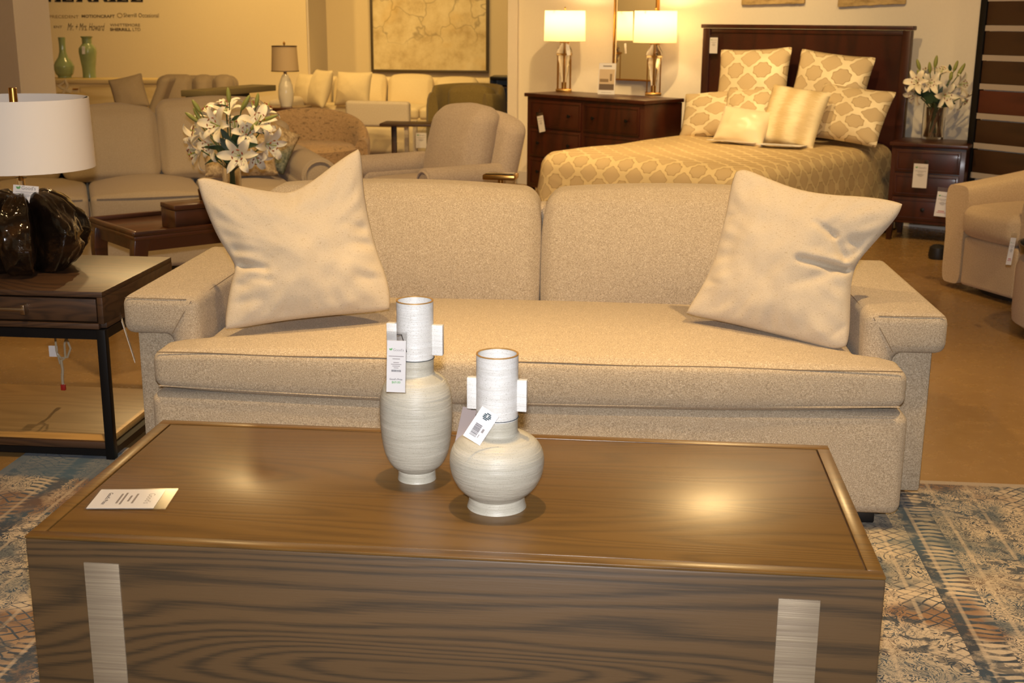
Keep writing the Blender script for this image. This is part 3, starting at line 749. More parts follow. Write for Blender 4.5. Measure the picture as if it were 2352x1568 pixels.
# ------------------------------------------------------------------ generic upholstered pieces
def cyl_arm(m, x, y0, y1, z, r, T=None, seg=18):
    pts = []
    n = 8; m.tube([(x, y0, z), (x, y0+.004, z), (x, (y0+y1)/2, z), (x, y1, z)], [r*.9, r, r, r], seg, T); return m
# greige three-seat sofa behind, turned about 26 degrees, front towards the camera
ga = math.radians(25)
gp = Z(208, 455, .46)                                   # front top edge where the two visible seat cushions meet
gs = thing('sofa', 'greige sofa with rolled arms and loose back cushions, behind the dark lamp', 'sofa', (gp.x, gp.y, 0), ga)
GW = .86                                                # one seat width
seat_x = [(-.62, -.012), (0, .60), (.61, 1.12)]
obj('base', MB().soft(.25, .45, .2, 1.74, .86, .28, .03, n=(8, 4, 4)), M['greige'], gs)
bf = MB().soft(.27, .93, .42, 1.90, .18, .72, .06, n=(8, 3, 5)); obj('back_frame', bf, M['greige'], gs)
def gseat(a, b):
    cx = (a+b)/2
    def fn(q):
        if q.z > .38: q.z += .05*(1-((q.x-cx)/((b-a)/2))**2)*max(0, 1-((q.y-.42)/.5)**2)
        return q
    o = obj('seat_cushion', MB().soft(cx, .40, .40, b-a, .80, .13, .03, (0, .01, 0), (8, 8, 3), fn=fn), M['greige'], gs)
    obj('piping', MB().tube([(a+.03+(b-a-.06)*i/12, -.002-.01*math.sin(i*PI/12), .455) for i in range(13)], .006, 6), M['greige'], o)
for a, b in seat_x: gseat(a, b)
def gback(cx, w, z1, seed):
    def fn(q):
        t = (q.z-.47)/(z1-.47); u = (q.x-cx)/(w/2)
        q.y += .20*max(0, t); q.z += .02*(1-u*u)*max(0, t)+.008*noise.noise(q*6+Vector((seed, 0, 0)))
        q.y += .012*noise.noise(q*4+Vector((seed, 3, 0))); return q
    obj('back_cushion', MB().soft(cx, .70, (.47+z1)/2, w, .22, z1-.47, .06, (.01, .05, .01), (10, 5, 10), fn=fn), M['greige'], gs)
gback(-.40, .50, .86, 3); gback(.14, .55, .87, 1); gback(.75, .66, .905, 2)
def garm(x, s):
    m = MB(); m.soft(x, .42, .29, .17, .80, .46, .05, n=(3, 6, 4))
    cyl_arm(m, x+s*.03, .02, .86, .53, .105)
    o = obj('arm', m, M['greige'], gs)
    sp = MB()
    pts = [(x+s*.03+.085*math.cos(a), .012, .53+.085*math.sin(a)) for a in [PI*1.5*i/16-.5 if s > 0 else PI+.5-PI*1.5*i/16 for i in range(17)]]
    sp.tube(pts, .006, 6); obj('piping', sp, M['greige'], o)
garm(1.21, 1); garm(-.72, -1)
for x in (-.6, 1.1): obj('foot', MB().box(x-.03, x+.03, .06, .12, 0, .07), M['walnut'], gs)
GM = gs.matrix_basis = Matrix.Translation((gp.x, gp.y, 0)) @ Matrix.Rotation(ga, 4, 'Z')
def gw(x, y, z): return GM @ Vector((x, y, z))
# small pillows on the greige sofa
def block_pillow(name, label, mat, loc, w, h, T, rz, rx=0, ry=0, cat='pillow', group=None, conc=.06, n=22, uvk=1., seed=0., wr=.004):
    o = Matrix.Translation((0, 0, 0))
    def e(pts): return [Vector((x*w/2, 0, z*h/2)) for x, z in pts]
    c = conc
    bot = e([(-1, -1), (-.5, -1+c), (.5, -1+c), (1, -1)]); top = e([(-1, 1), (-.5, 1-c), (.5, 1-c), (1, 1)])
    lf = e([(-1, -1), (-1+c, -.5), (-1+c, .5), (-1, 1)]); rt = e([(1, -1), (1-c, -.5), (1-c, .5), (1, 1)])
    m = pillow_mesh(bot, rt, top, lf, Vector((0, -1, 0)), T, n=n, seed=seed, wr=wr, uvk=uvk)
    for v in m.b.verts: v.co.z += h/2*.97
    p = obj(name, m, mat, angle=80); p.location = loc; p.rotation_euler = (rx, ry, rz)
    return tag(p, label, cat, group)
GN = Vector((math.sin(ga), -math.cos(ga), 0))
def gpl(px, py, yl): return PL(px, py, gw(0, yl, 0), GN)
p = gpl(604, 378, .40)
block_pillow('throw_pillow', 'beige and grey-green shaggy pillow turned on its corner, behind the lilies on the greige sofa', M['fur_two'], p, .27, .27, .07, ga+math.radians(-4), math.radians(-18), math.radians(28), group='pillows on the greige sofa', seed=2)
p = gpl(556, 404, .24)
block_pillow('throw_pillow', 'low beige shaggy lumbar pillow lying on the greige sofa, below the lilies', M['fur'], p, .42, .15, .07, ga, math.radians(-30), group='pillows on the greige sofa', seed=4)

# walnut coffee table in front of it
dt = Z(308, 538, .48)
lf_ = Z(200, 502, .48); wa = math.atan2((lf_-dt).y, (lf_-dt).x)-PI/2
wt = thing('coffee_table', 'walnut coffee table with raised rim and shaped legs, in front of the greige sofa', 'coffee table', (dt.x, dt.y, 0), wa)
TD = (lf_-dt).length; TWd = 1.05
DZ = .48
tb = MB(); tb.box(0, TWd, 0, TD, DZ-.03, DZ-.012, .003); obj('tabletop', tb, M['walnut'], wt)
rm = MB()
for (x0, x1, y0, y1) in ((0, TWd, 0, .022), (0, TWd, TD-.022, TD), (0, .022, .022, TD-.022), (TWd-.022, TWd, .022, TD-.022)): rm.box(x0, x1, y0, y1, DZ-.012, DZ+.008, .004)
obj('rim', rm, M['walnut'], wt)
ap = MB()
for (x0, x1, y0, y1) in ((.05, TWd-.05, .02, .04), (.05, TWd-.05, TD-.04, TD-.02), (.02, .04, .05, TD-.05), (TWd-.04, TWd-.02, .05, TD-.05)): ap.box(x0, x1, y0, y1, DZ-.085, DZ-.031)
obj('apron', ap, M['walnut'], wt)
for sx in (0, 1):
    for sy in (0, 1):
        x = .045 if sx == 0 else TWd-.045; y = .045 if sy == 0 else TD-.045; ox = -1 if sx == 0 else 1
        m = MB(); N = 10; prof = []
        for i in range(N+1):
            t = i/N; z = (DZ-.031)*(1-t); off = ox*(.014*math.sin(t*PI*2)+.012*t*t); w = .036-.018*t
            prof.append((x+off, z, w))
        prev = None
        poly = [(a-b, z) for a, z, b in prof]+[(a+b, z) for a, z, b in prof[::-1]]
        m.prism(poly, y-.026, y+.026, .004)
        obj('leg', m, M['walnut'], wt)
bx = Z(404, 524, DZ)
bo = thing('wooden_box', 'rectangular brown wooden box on the walnut coffee table', 'box', (bx.x, bx.y, DZ-.011), wa)
obj('body', MB().box(0, .36, 0, .15, 0, .088, .003), M['walnut'], bo); obj('lid', MB().box(-.002, .362, -.002, .152, .09, .112, .003), M['walnut'], bo)
bp = bx+Matrix.Rotation(wa, 3, 'Z') @ Vector((.19, .09, 0))
cu = tag(obj('wooden_cup', MB().lathe([(.001, 0), (.024, 0), (.03, .05), (.026, .05), (.02, .006), (.001, .006)], 20, cap=False), M['walnut']), 'small wooden cup standing on the brown wooden box', 'cup')
cu.location = (bp.x, bp.y, DZ+.103)

# ------------------------------------------------------------------ lilies
def petal_mesh(m, L, W, T, curl=.5):
    def fn(u, v):
        s = u; w = W*math.sin(PI*min(1, s**.8*.97+.03))**.8*(v-.5)*2
        a = curl*1.9*s*s; x = L*(s*math.cos(a*.55)); z = L*(.42*math.sin(s*PI*.62)-.36*curl*s*s*s)
        return Vector((x, w*.5, z+abs(v-.5)*.22*W))
    m.surf(fn, 8, 4, T)
def lily(parent, loc, dirv, s, seed):
    rnd = random.Random(seed); d = Vector(dirv).normalized(); Q = d.to_track_quat('Z', 'Y').to_matrix().to_4x4()
    B_ = Matrix.Translation(loc) @ Q @ Matrix.Scale(s, 4)
    m = MB()
    for k in range(6):
        petal_mesh(m, 1.0 if k % 2 else .93, .40 if k % 2 else .30, B_ @ Matrix.Rotation(k*PI/3+rnd.uniform(-.12, .12), 4, 'Z') @ TR(.03, 0, 0, ry=-.10+rnd.uniform(-.1, .1)), .45+rnd.uniform(-.1, .2))
    o = obj('lily_flower', m, M['petal'], parent, angle=180, recalc=False)
    a = MB(); 
    for k in range(6):
        th = k*PI/3+.4; tip = Vector((.22*math.cos(th), .22*math.sin(th), .52)); q = Vector((-math.sin(th), math.cos(th), 0))*.07
        a.tube([tip-q, tip-q*.3, tip+q*.3, tip+q], [.008, .028, .028, .008], 6, B_)
    obj('anther', a, M['anther'], o)
    st = MB(); st.tube([(0, 0, .02), (.02, 0, .3), (.05, .02, .62)], [.02, .016, .03], 6, B_)
    for k in range(6):
        th = k*PI/3+.4; st.tube([(0, 0, .04), (.22*math.cos(th), .22*math.sin(th), .51)], .008, 4, B_)
    obj('pistil', st, M['pistil'], o)
def bud(parent, a, b, r):
    a, b = Vector(a), Vector(b); pts = [a.lerp(b, t) for t in (0, .1, .3, .55, .8, .95, 1)]
    obj('lily_bud', MB().tube(pts, [r*.35, r*.7, r, r, r*.75, r*.4, r*.1], 10), M['bud'], parent)
def leaf(parent, a, b, w, sag=.1):
    a, b = Vector(a), Vector(b); d = b-a; s = d.cross(Vector((0, -1, .3))).normalized()
    m = MB(); m.surf(lambda u, v: a+d*u+s*(w*math.sin(PI*u**.8)*(v-.5)*2)+Vector((0, 0, -sag*d.length*u*u+abs(v-.5)*w*.5)), 8, 4)
    obj('leaf', m, M['leaf'], parent, angle=180, recalc=False)
def bouquet(label, cx, cy, yw, px0, vase_top_z, flowers, buds, leaves, stem_bottom):
    # all positions are given where they are seen, at the depth dy in front of (-) or behind the vase axis
    base = Vector((cx, yw, vase_top_z)); b = thing('lily_bouquet', label, 'flowers', base)
    def W(px, py, dy): return Y(px, py, yw+dy)-base
    for i, (px, py, dy, dv, s) in enumerate(flowers): lily(b, W(px, py, dy), dv, s, i+len(label))
    sm = MB()
    for (x0, y0, x1, y1, dy, r) in buds:
        p, q = W(x0, y0, dy), W(x1, y1, dy); bud(b, p, q, r)
        sm.tube([Vector((0, 0, -.06)), p*.5+Vector((0, 0, -.01)), p], .003, 6)
    for (px, py, dy, dv, s) in flowers:
        p = W(px, py, dy); sm.tube([Vector((0, 0, -.06)), p*.55+Vector((0, 0, -.02)), p], .0035, 6)
    rnd = random.Random(4)
    for k in range(9): sm.tube([Vector((rnd.uniform(-.02, .02), rnd.uniform(-.02, .02), stem_bottom)), Vector((rnd.uniform(-.01, .01), rnd.uniform(-.01, .01), -.05)), Vector((rnd.uniform(-.05, .05), rnd.uniform(-.05, .05), .04))], .004, 6)
    obj('stem', sm, M['stem'], b)
    for (x0, y0, x1, y1, dy, w) in leaves: leaf(b, W(x0, y0, dy), W(x1, y1, dy), w)
    return b
# vase in the middle, standing on the walnut table
vp = Y(536, 470, 5.95); vx = Vector((vp.x, vp.y, 0))
def vz(py): return Y(536, py, vp.y).z
gv = thing('glass_vase', 'clear glass cylinder vase holding lilies on the walnut coffee table', 'vase', (vp.x, vp.y, DZ-.011))
vr = 21*(vp-CAM).dot(CF)/F; vh = vz(372)-DZ+.011
def glass_vase(par, r, h):
    obj('glass', MB().lathe([(.001, 0), (r*.97, 0), (r, .005), (r, h), (r-.003, h), (r-.003, .012), (.001, .012)], 32, cap=False), M['glass'], par)
glass_vase(gv, vr, vh)
FL = [(a, b, c, d, e*1.12) for a, b, c, d, e in [(505, 290, -.10, (-.45, -1, .35), .105), (551, 357, -.16, (.1, -1, .1), .105), (462, 345, -.05, (-.8, -.6, -.3), .10), (590, 285, -.03, (.5, -.7, .7), .10),
      (612, 330, -.06, (.8, -.6, -.1), .10), (470, 305, .03, (-1, -.3, .2), .10), (520, 262, .02, (.0, -.5, 1), .10), (575, 262, .05, (.2, .3, 1), .10), (455, 318, .06, (-1, .2, -.2), .09),
      (603, 262, .05, (.6, .3, .9), .09), (585, 352, -.06, (.4, -.7, -.7), .09), (540, 300, .06, (0, -.4, 1), .10), (490, 330, -.02, (-.5, -1, -.2), .09), (565, 305, -.05, (.4, -1, .4), .085), (485, 268, .04, (-.5, -.2, .9), .09), (600, 300, .02, (1, -.4, .3), .09)]]
BUD = [(527, 236, 523, 200, -.02, .011), (554, 253, 574, 218, -.04, .012), (588, 247, 593, 213, 0, .010), (461, 258, 441, 229, -.05, .011), (463, 280, 444, 247, -.03, .010), (456, 280, 425, 258, -.06, .011), (601, 278, 638, 264, -.05, .010), (576, 299, 592, 279, -.08, .010)]
LV = [(530, 330, 505, 290, -.10, .014), (535, 335, 550, 296, -.09, .022), (535, 345, 462, 332, -.10, .012), (540, 340, 598, 328, -.11, .016), (532, 350, 500, 312, -.12, .02), (530, 360, 505, 352, -.1, .012),
      (540, 345, 565, 312, -.05, .02), (533, 345, 520, 320, -.11, .025), (545, 350, 525, 318, -.06, .025), (531, 278, 556, 262, -.03, .010), (527, 248, 492, 238, -.02, .008), (585, 262, 567, 242, 0, .008), (575, 300, 610, 305, -.05, .01), (530, 350, 470, 372, -.05, .014), (540, 372, 532, 335, -.1, .03), (545, 372, 550, 330, -.08, .03)]
bouquet('white lilies with green buds in the glass vase on the walnut coffee table', vp.x, 0, vp.y, 536, vz(368), FL, BUD, LV, -(vz(368)-DZ)+.02)

# ------------------------------------------------------------------ taupe lounge chair (behind the gap of the oatmeal sofa)
tc = Z(985, 402, .58)
ch = thing('club_chair', 'taupe chenille club chair with rolled arms facing left, behind the oatmeal sofa', 'armchair', (-1.14, 7.1, 0), math.radians(-48))
obj('base', MB().soft(0, -.05, .21, .62, .56, .36, .05, n=(5, 5, 4)), M['taupe'], ch)
obj('seat_cushion', MB().soft(0, -.10, .44, .50, .48, .14, .05, (0, .01, .02), (6, 6, 3)), M['taupe'], ch)
def chb(q):
    t = (q.z-.42)/.5; q.y += .12*t
    q.z += -.03*(q.x/.3)**2*max(0, t)+.012*noise.noise(q*7); q.y += .012*noise.noise(q*5); return q
obj('back_cushion', MB().soft(0, .10, .68, .52, .18, .48, .08, (.01, .04, .01), (8, 4, 8), fn=chb), M['taupe'], ch)
def chs(q):
    t = (q.z-.3)/.6; q.y += .14*max(0, t); q.z += -.10*(abs(q.x)/.42)**2.5*max(0, t); return q
obj('back_frame', MB().soft(0, .20, .56, .74, .15, .66, .07, n=(10, 3, 8), fn=chs), M['taupe'], ch)
for s in (-1, 1):
    m = MB().soft(s*.37, -.06, .31, .15, .52, .48, .05, n=(3, 6, 5)); cyl_arm(m, s*.38, -.33, .16, .54, .08)
    o = obj('arm', m, M['taupe'], ch)
    obj('piping', MB().tube([(s*.38+.062*math.cos(a), -.335, .54+.062*math.sin(a)) for a in [PI*1.6*i/14-.9 for i in range(15)]], .006, 6), M['taupe'], o)
for sx in (-.26, .26):
    for sy in (-.26, .18): obj('foot', MB().lathe([(.025, 0), (.03, .045), (.001, .045)], 10, TR(sx, sy, 0)), M['walnut'], ch)

# speckled swivel chair
sc_ = thing('swivel_chair', 'speckled brown-grey swivel chair with a wraparound back, behind the greige sofa', 'armchair', (-2.53, 9.5, 0), math.radians(14))
def spk(u, v):
    a = -PI*.10+(PI*1.20)*u          # wraps from right arm round the back to left arm
    h = .49+.20*min(1, math.sin(max(0, min(PI, a)))**.6 if 0 < a < PI else 0)
    th = v*2*PI; cz = (h+.10)/2; rz = (h-.08)/2
    rr = .36+.055*math.cos(th); z = cz+rz*math.copysign(abs(math.sin(th))**.55, math.sin(th))
    rr += .07*(z/.75)
    return Vector((rr*1.05*math.cos(a), rr*.95*math.sin(a), z))
sm_ = MB().surf(spk, 40, 20); [sm_.poly([spk(u, j/20) for j in range(20)]) for u in (0, 1)]
obj('backrest', sm_, M['speckle'], sc_, angle=70)
obj('seat_cushion', MB().lathe([(.001, .30), (.32, .30), (.37, .33), (.37, .42), (.33, .45), (.001, .465)], 32, TR(0, -.04, 0), cap=False), M['speckle'], sc_)
obj('base', MB().lathe([(.26, 0), (.26, .03), (.05, .04), (.05, .12), (.30, .13), (.30, .30), (.001, .30)], 32), M['speckle'], sc_)

# low cream chair seen from behind its C-table
lp = Y(868, 232, 11.2)
lc = thing('side_chair', 'low off-white upholstered chair with a straight panel back, left of the dark C-table', 'chair', (lp.x, 11.2, 0), math.radians(-6))
zt = lp.z; 
obj('backrest', MB().soft(0, 0, zt-.115, .60, .10, .23, .03, n=(6, 2, 4)), M['white_fab'], lc)
obj('seat', MB().soft(-.05, .20, zt-.14, .42, .30, .10, .04, n=(5, 5, 3)), M['white_fab'], lc)
for sx in (-.26, .26):
    for sy in (0, .28): obj('leg', MB().box(sx-.018, sx+.018, sy-.018+.02, sy+.018+.02, 0, zt-.19), M['white_fab'], lc)
tq = Y(905, 300, 10.85)
cy_ = tq.y; ctop = Y(905, 281, cy_).z; cxx = tq.x
ctb = thing('c_table', 'dark C-shaped side table with a slim post, in front of the tufted cream ottoman', 'side table', (cxx, cy_, 0), 0)
ctop = min(ctop, .60)
obj('tabletop', MB().box(-.10, .36, -.15, .15, ctop-.022, ctop, .003), M['espresso'], ctb)
obj('post', MB().box(-.022, .022, -.02, .02, .02, ctop-.023, .003), M['espresso'], ctb)
obj('base', MB().box(-.12, .26, -.15, .15, 0, .02, .003), M['espresso'], ctb)
ot = thing('ottoman', 'cream tufted ottoman with buttoned sides, behind the dark C-table', 'ottoman', (Y(892, 320, 12.0).x, 12.25, 0), math.radians(4))
def tuft(q):
    for bxx in (-.3, -.1, .1, .3):
        d2 = (q.x-bxx)**2+(q.z-.25)**2
        if q.y < 0: q.y += .03*math.exp(-d2/.004)
    return q
obj('body', MB().soft(0, 0, .255, .78, .56, .31, .06, (0, .02, .02), (24, 8, 12), fn=tuft), M['cream'], ot)
obj('plinth', MB().box(-.36, .36, -.26, .26, 0, .09), M['black'], ot)

# cream sectional at the back wall
SYb = 13.55
sx0 = Y(690, 200, SYb).x; sx1 = Y(1112, 200, SYb).x
se = thing('sectional_sofa', 'cream sectional sofa with plump back cushions under the large painting', 'sofa', (sx0, SYb, 0), 0)
SWd = sx1-sx0
obj('base', MB().soft(SWd/2, .35, .21, SWd, .95, .30, .04, n=(10, 4, 3)), M['cream'], se)
obj('back_frame', MB().soft(SWd/2, .78, .42, SWd, .16, .66, .05, n=(10, 2, 4)), M['cream'], se)
def zat(px, py, y): return Y(px, py, y).z
xs = [Y(x, 200, SYb+.6).x-sx0 for x in (765, 889, 996, 1100)]
for i in range(3):
    a, b = xs[i]+.012, xs[i+1]-.012; cx = (a+b)/2; ztop = zat(940, 172 if i < 2 else 177, SYb+.6)
    def fn(q, cx=cx, w=(b-a)):
        t = (q.z-.4)/.4; q.y += .12*t; q.z -= .02*((q.x-cx)/(w/2))**4*max(0, t); return q
    obj('back_cushion', MB().soft(cx, .58, (.42+ztop)/2, b-a-.01, .20, ztop-.42, .06, (.01, .05, .01), (8, 4, 8), fn=fn), M['cream'], se)
obj('back_cushion', MB().soft((xs[0]-.03)/2+.02, .60, .60, xs[0]-.05, .2, .38, .06, (.0, .04, .01), (6, 4, 6)), M['cream'], se)
for i in range(3):
    a = .12+(SWd-.2)*i/3; b = .12+(SWd-.2)*(i+1)/3-.01
    obj('seat_cushion', MB().soft((a+b)/2, .22, .40, b-a, .74, .13, .04, (0, .01, .015), (6, 5, 3)), M['cream'], se)
# return of the sectional, running towards the camera on the left
obj('return', MB().soft(.0-.10, -.25, .28, .30, 1.3, .44, .06, n=(4, 6, 4)), M['cream'], se)
pa1 = Y(634, 215, 13.0).x-sx0
obj('arm', MB().soft(pa1+.12, -.55, .37, .20, .8, .42, .05, n=(3, 5, 4)), M['white_fab'], se)
pq = Y(733, 243, 13.1); block_pillow('throw_pillow', 'cream knife-edge pillow turned edge-on at the left of the cream sectional', M['cream'], (pq.x-.06, 13.15, pq.z-.02), .42, .42, .10, math.radians(-52), math.radians(-18), seed=7)
block_pillow('throw_pillow', 'plump cream pillow at the far left corner of the cream sectional', M['cream'], (Y(694, 240, 13.3).x, 13.35, pq.z-.02), .36, .36, .10, math.radians(-40), math.radians(-14), seed=8)
pq = Y(803, 240, 13.2); block_pillow('throw_pillow', 'cream pillow leaning on the back cushions, second from the left on the cream sectional', M['cream'], (pq.x, 13.3, pq.z-.02), .42, .38, .10, math.radians(-12), math.radians(-16), seed=9)
# painting
a = Y(853, 165, GY-.05); b = Y(1122, 168, GY-.05)
pt = thing('framed_painting', 'large cream abstract painting in a thin dark frame on the back wall', 'painting', ((a.x+b.x)/2, GY-.03, a.z), 0)
pw, ph = (b.x-a.x)/2, 1.5
obj('canvas', MB().box(-pw+.03, pw-.03, -.02, .012, .03, ph), M['painting'], pt, False)
fm = MB()
for (x0, x1, z0, z1) in ((-pw, pw, 0, .03), (-pw, pw, ph, ph+.03), (-pw, -pw+.03, .03, ph), (pw-.03, pw, .03, ph)): fm.box(x0, x1, -.035, .02, z0, z1, .003)
obj('frame', fm, M['olive_frame'] if 'olive_frame' in M else plain('dark bronze frame', '4a3d22', .5), pt)
# olive tub chair
op = Y(1066, 195, 11.6)
oc = thing('tub_chair', 'olive green velvet tub chair, behind the taupe club chair', 'armchair', (op.x, 11.75, 0), math.radians(-12))
def tub(u, v):
    a = -PI*.22+(PI*1.44)*u; th = v*2*PI; h = op.z-.02*(1-abs(math.sin(a)))
    if a < 0 or a > PI: h -= .06
    cz = (h+.1)/2; rz = (h-.1)/2
    rr = .33+.05*math.cos(th); z = cz+rz*math.copysign(abs(math.sin(th))**.5, math.sin(th))
    return Vector((rr*1.0*math.cos(a), rr*math.sin(a), z))
sm_ = MB().surf(tub, 40, 18); [sm_.poly([tub(u, j/18) for j in range(18)]) for u in (0, 1)]
obj('backrest', sm_, M['olive'], oc, angle=70)
obj('seat_cushion', MB().soft(0, -.08, .40, .52, .56, .16, .06, n=(5, 5, 3)), M['olive'], oc)
def ocb(q):
    q.z += .05*(1-(q.x/.24)**2)*max(0, (q.z-.5)/.3); return q
obj('back_cushion', MB().soft(0, .18, op.z-.25, .48, .16, .40, .06, (0, .03, 0), (6, 3, 6), fn=ocb), M['olive'], oc)
obj('base', MB().box(-.26, .26, -.3, .2, 0, .30, .03), M['olive'], oc)
price_tag('price_tag', 'white price tag hanging from the olive tub chair, just left of the taupe club chair', Y(967, 305, 11.42), .10, .14, 0, string=[(0, 0, 0), (.03, .03, .05), (.09, .08, .09)])
# beige lamp on brown end table
BY = 12.3; bz = zat(658, 244, BY); bp = Y(658, 244, BY)
et = thing('end_table', 'brown square end table under the lamp with the beige shade', 'end table', (bp.x-.02, BY, 0), 0)
obj('tabletop', MB().box(-.22, .22, -.22, .22, bz-.03, bz-.001, .004), M['walnut'], et)
for sx in (-.19, .19):
    for sy in (-.19, .19): obj('leg', MB().box(sx-.02, sx+.02, sy-.02, sy+.02, 0, bz-.031), M['espresso'], et)
obj('drawer', MB().box(-.168, .168, -.20, .16, bz-.15, bz-.032), M['walnut'], et)
kk = (bp-CAM).dot(CF)/F
bl = thing('table_lamp', 'table lamp with beige shade and white ceramic base, left of the cream sectional', 'lamp', (bp.x, BY, bz))
def lz2(y): return zat(658, y, BY)-bz
obj('base', MB().lathe([(.001, 0), (13*kk, 0), (17*kk, lz2(228)), (18*kk, lz2(212)), (16*kk, lz2(196)), (11*kk, lz2(181)), (7*kk, lz2(172)), (.001, lz2(168))], 24, cap=False), plain('white glazed ceramic', 'e3dccd', .15), bl)
obj('neck', MB().lathe([(4*kk, lz2(176)), (4*kk, lz2(160)), (.001, lz2(160))], 12), M['chrome'], bl)
obj('shade', MB().lathe([(31*kk, lz2(163)), (28*kk, lz2(106)), (27.5*kk, lz2(106)), (30.5*kk, lz2(163)), (31*kk, lz2(163))], 40, cap=False), M['shade_beige'], bl)
tr_ = MB()
for (r, y) in ((31.2, 163), (28.2, 106)): tr_.lathe([(r*kk, lz2(y)-.004), (r*kk+.002, lz2(y)-.004), (r*kk+.002, lz2(y)+.004), (r*kk, lz2(y)+.004)], 40, cap=False)
obj('trim', tr_, M['espresso'], bl)
obj('finial', MB().lathe([(.004, lz2(160)), (.004, lz2(104)), (.012, lz2(101)), (.010, lz2(97)), (.001, lz2(95))], 12), M['brass'], bl)
# black open cabinet right of the sectional
fp = Y(1147, 176, 13.0)
bk = thing('media_cabinet', 'black shelved cabinet at the end of the cream sectional, beside the wall edge', 'cabinet', (fp.x, 13.0, 0), 0)
fz = fp.z; cb = MB()
cb.box(-.10, .28, 0, .4, fz-.035, fz, .004); cb.box(-.10, -.07, .01, .39, 0, fz-.036); cb.box(.25, .28, .01, .39, 0, fz-.036); cb.box(-.07, .25, .37, .39, .0, fz-.036)
obj('case', cb, plain('black cabinet lacquer', '14110e', .3), bk)
for k in range(3): obj('shelf', MB().box(-.068, .248, .02, .368, fz-.12-k*.16, fz-.105-k*.16), M['espresso'], bk)

# ------------------------------------------------------------------ far left: credenza, vases, lettering, channel-back settee
CH = .80
cr0 = Z(130, 182, CH)
cd_ = thing('credenza', 'long pale wood credenza against the lettered wall', 'credenza', (cr0.x, cr0.y, 0), TA)
CRL = 1.5
c_ = MB(); c_.box(-.5, CRL, 0, .42, CH-.04, CH, .004); c_.box(-.5, CRL, .03, .42, 0, .06); c_.box(-.5, CRL, .02, .42, .06, CH-.04)
obj('case', c_, M['blond'], cd_)
for a in (-.22, .22, .66, 1.10):
    dd = obj('door', MB().box(a, min(a+.43, CRL-.02), .004, .02, .10, CH-.075, .003), M['blond'], cd_)
    obj('handle', MB().box(min(a+.43, CRL-.02)-.06, min(a+.43, CRL-.02)-.005, -.012, .004, CH-.10, CH-.085, .002), M['brass'], dd)
def celv(px, py, prof, label, off):
    p = Z(px, py, CH+.002); v = thing('green_vase', label, 'vase', (p.x, p.y, CH+.001), 0, 'green vases on the credenza'); k = (p-CAM).dot(CF)/F
    z0 = None; pr_ = [(.001, 0)]
    for (r, y) in prof: pr_.append((r*k, max(0, (py-y)*k)))
    sm_ = [pr_[0]]
    for i in range(1, len(pr_)):
        a, b = pr_[i-1], pr_[i]; 
        for t in (.33, .66, 1): sm_.append((a[0]+(b[0]-a[0])*t, a[1]+(b[1]-a[1])*t))
    sm_ += [(max(.004, pr_[-1][0]-.012), pr_[-1][1]), (max(.003, pr_[-1][0]-.015), pr_[-1][1]-.08)]
    obj('body', MB().lathe(sm_, 32, cap=False), M['celadon'], v, angle=70)
    return v, p, k
va, pa_, ka_ = celv(149, 178, [(15, 178), (15, 174), (19, 170), (22.5, 158), (23, 152), (18, 142), (11, 132), (7.5, 120), (7, 105), (8, 88)], 'green crackle-glazed bottle vase with a round belly, on the pale credenza', 0)
vb, pb_, kb_ = celv(206, 178, [(15, 178), (14.5, 170), (15, 155), (18, 135), (20, 120), (19, 112), (13, 105), (9.5, 100), (9, 92), (13, 88), (14, 86)], 'tall green baluster vase with a flared lip, right one on the pale credenza', 0)
price_tag('price_tag', 'small white tag on the right green vase', pb_+Vector((.0, -.088, (178-108)*kb_)), .032, .075, 0, math.radians(-8), sleeve=False)
# white interlaced sculpture
wp = Y(150, 214, 11.5)
sk_ = thing('white_sculpture', 'small white branching sculpture in front of the pale credenza', 'sculpture', (wp.x, wp.y, 0), 0)
kq = (wp-CAM).dot(CF)/F
m = MB()
def wq(px, py): return Vector(((px-150)*kq, 0, wp.z+(214-py)*kq))
m.tube([wq(143, 204), wq(138, 196), wq(148, 190), wq(152, 184), wq(157, 196), wq(154, 204)], .014, 8); m.tube([wq(134, 197), wq(142, 203), wq(150, 205)], .013, 8); m.tube([wq(146, 214), wq(150, 206), wq(165, 212)], .018, 8)
obj('branches', m, M['cream'], sk_)
obj('pedestal', MB().box(-.14, .16, -.1, .1, 0, wp.z-.0, .004), M['blond'], sk_)
# lettering
wl_ = thing('wall_lettering', 'dark lettering of furniture makers\' names on the far left wall', 'sign', TP, TA)
IM = (Matrix.Translation(TP) @ Matrix.Rotation(TA, 4, 'Z')).inverted()
def wtext(body, x0, x1, ytop, ybot, mat, shear=0, bold=0, nm='lettering'):
    a = IM @ TW(x0, ybot, .003); b = IM @ TW(x1, ybot, .003); c = IM @ TW(x0, ytop, .003)
    return text(nm, body, mat, wl_, TR(a.x, -.004, a.z), width=b.x-a.x, height=c.z-a.z, shear=shear, bold=bold)
M['wall_ink'] = plain('wall lettering grey', '5c4c30', .7); M['wall_black'] = plain('wall lettering black', '15120e', .6); M['wall_faint'] = plain('wall lettering faint', '9a8352', .7)
wtext('PRECEDENT', 114, 181, 34.5, 41.5, M['wall_faint']); wtext('MOTIONCRAFT', 188, 264, 33.5, 40.5, M['wall_ink'], bold=.02)
wtext('Sherrill Occasional', 284, 365, 30, 39.5, M['wall_ink']); wtext('O', 269, 282, 29.5, 41, M['wall_faint']); wtext('ENT', 124, 143, 59, 64, M['wall_ink'])
wtext('Mr. + Mrs. Howard', 155, 242, 53, 70, M['wall_ink'], shear=.5); wtext('WHITTEMORE', 253, 322, 54, 60.5, M['wall_ink']); wtext('SHERRILL', 253, 301, 64, 71, M['wall_ink'], bold=.03); wtext('LTD', 305, 323, 64, 71, M['wall_ink'])
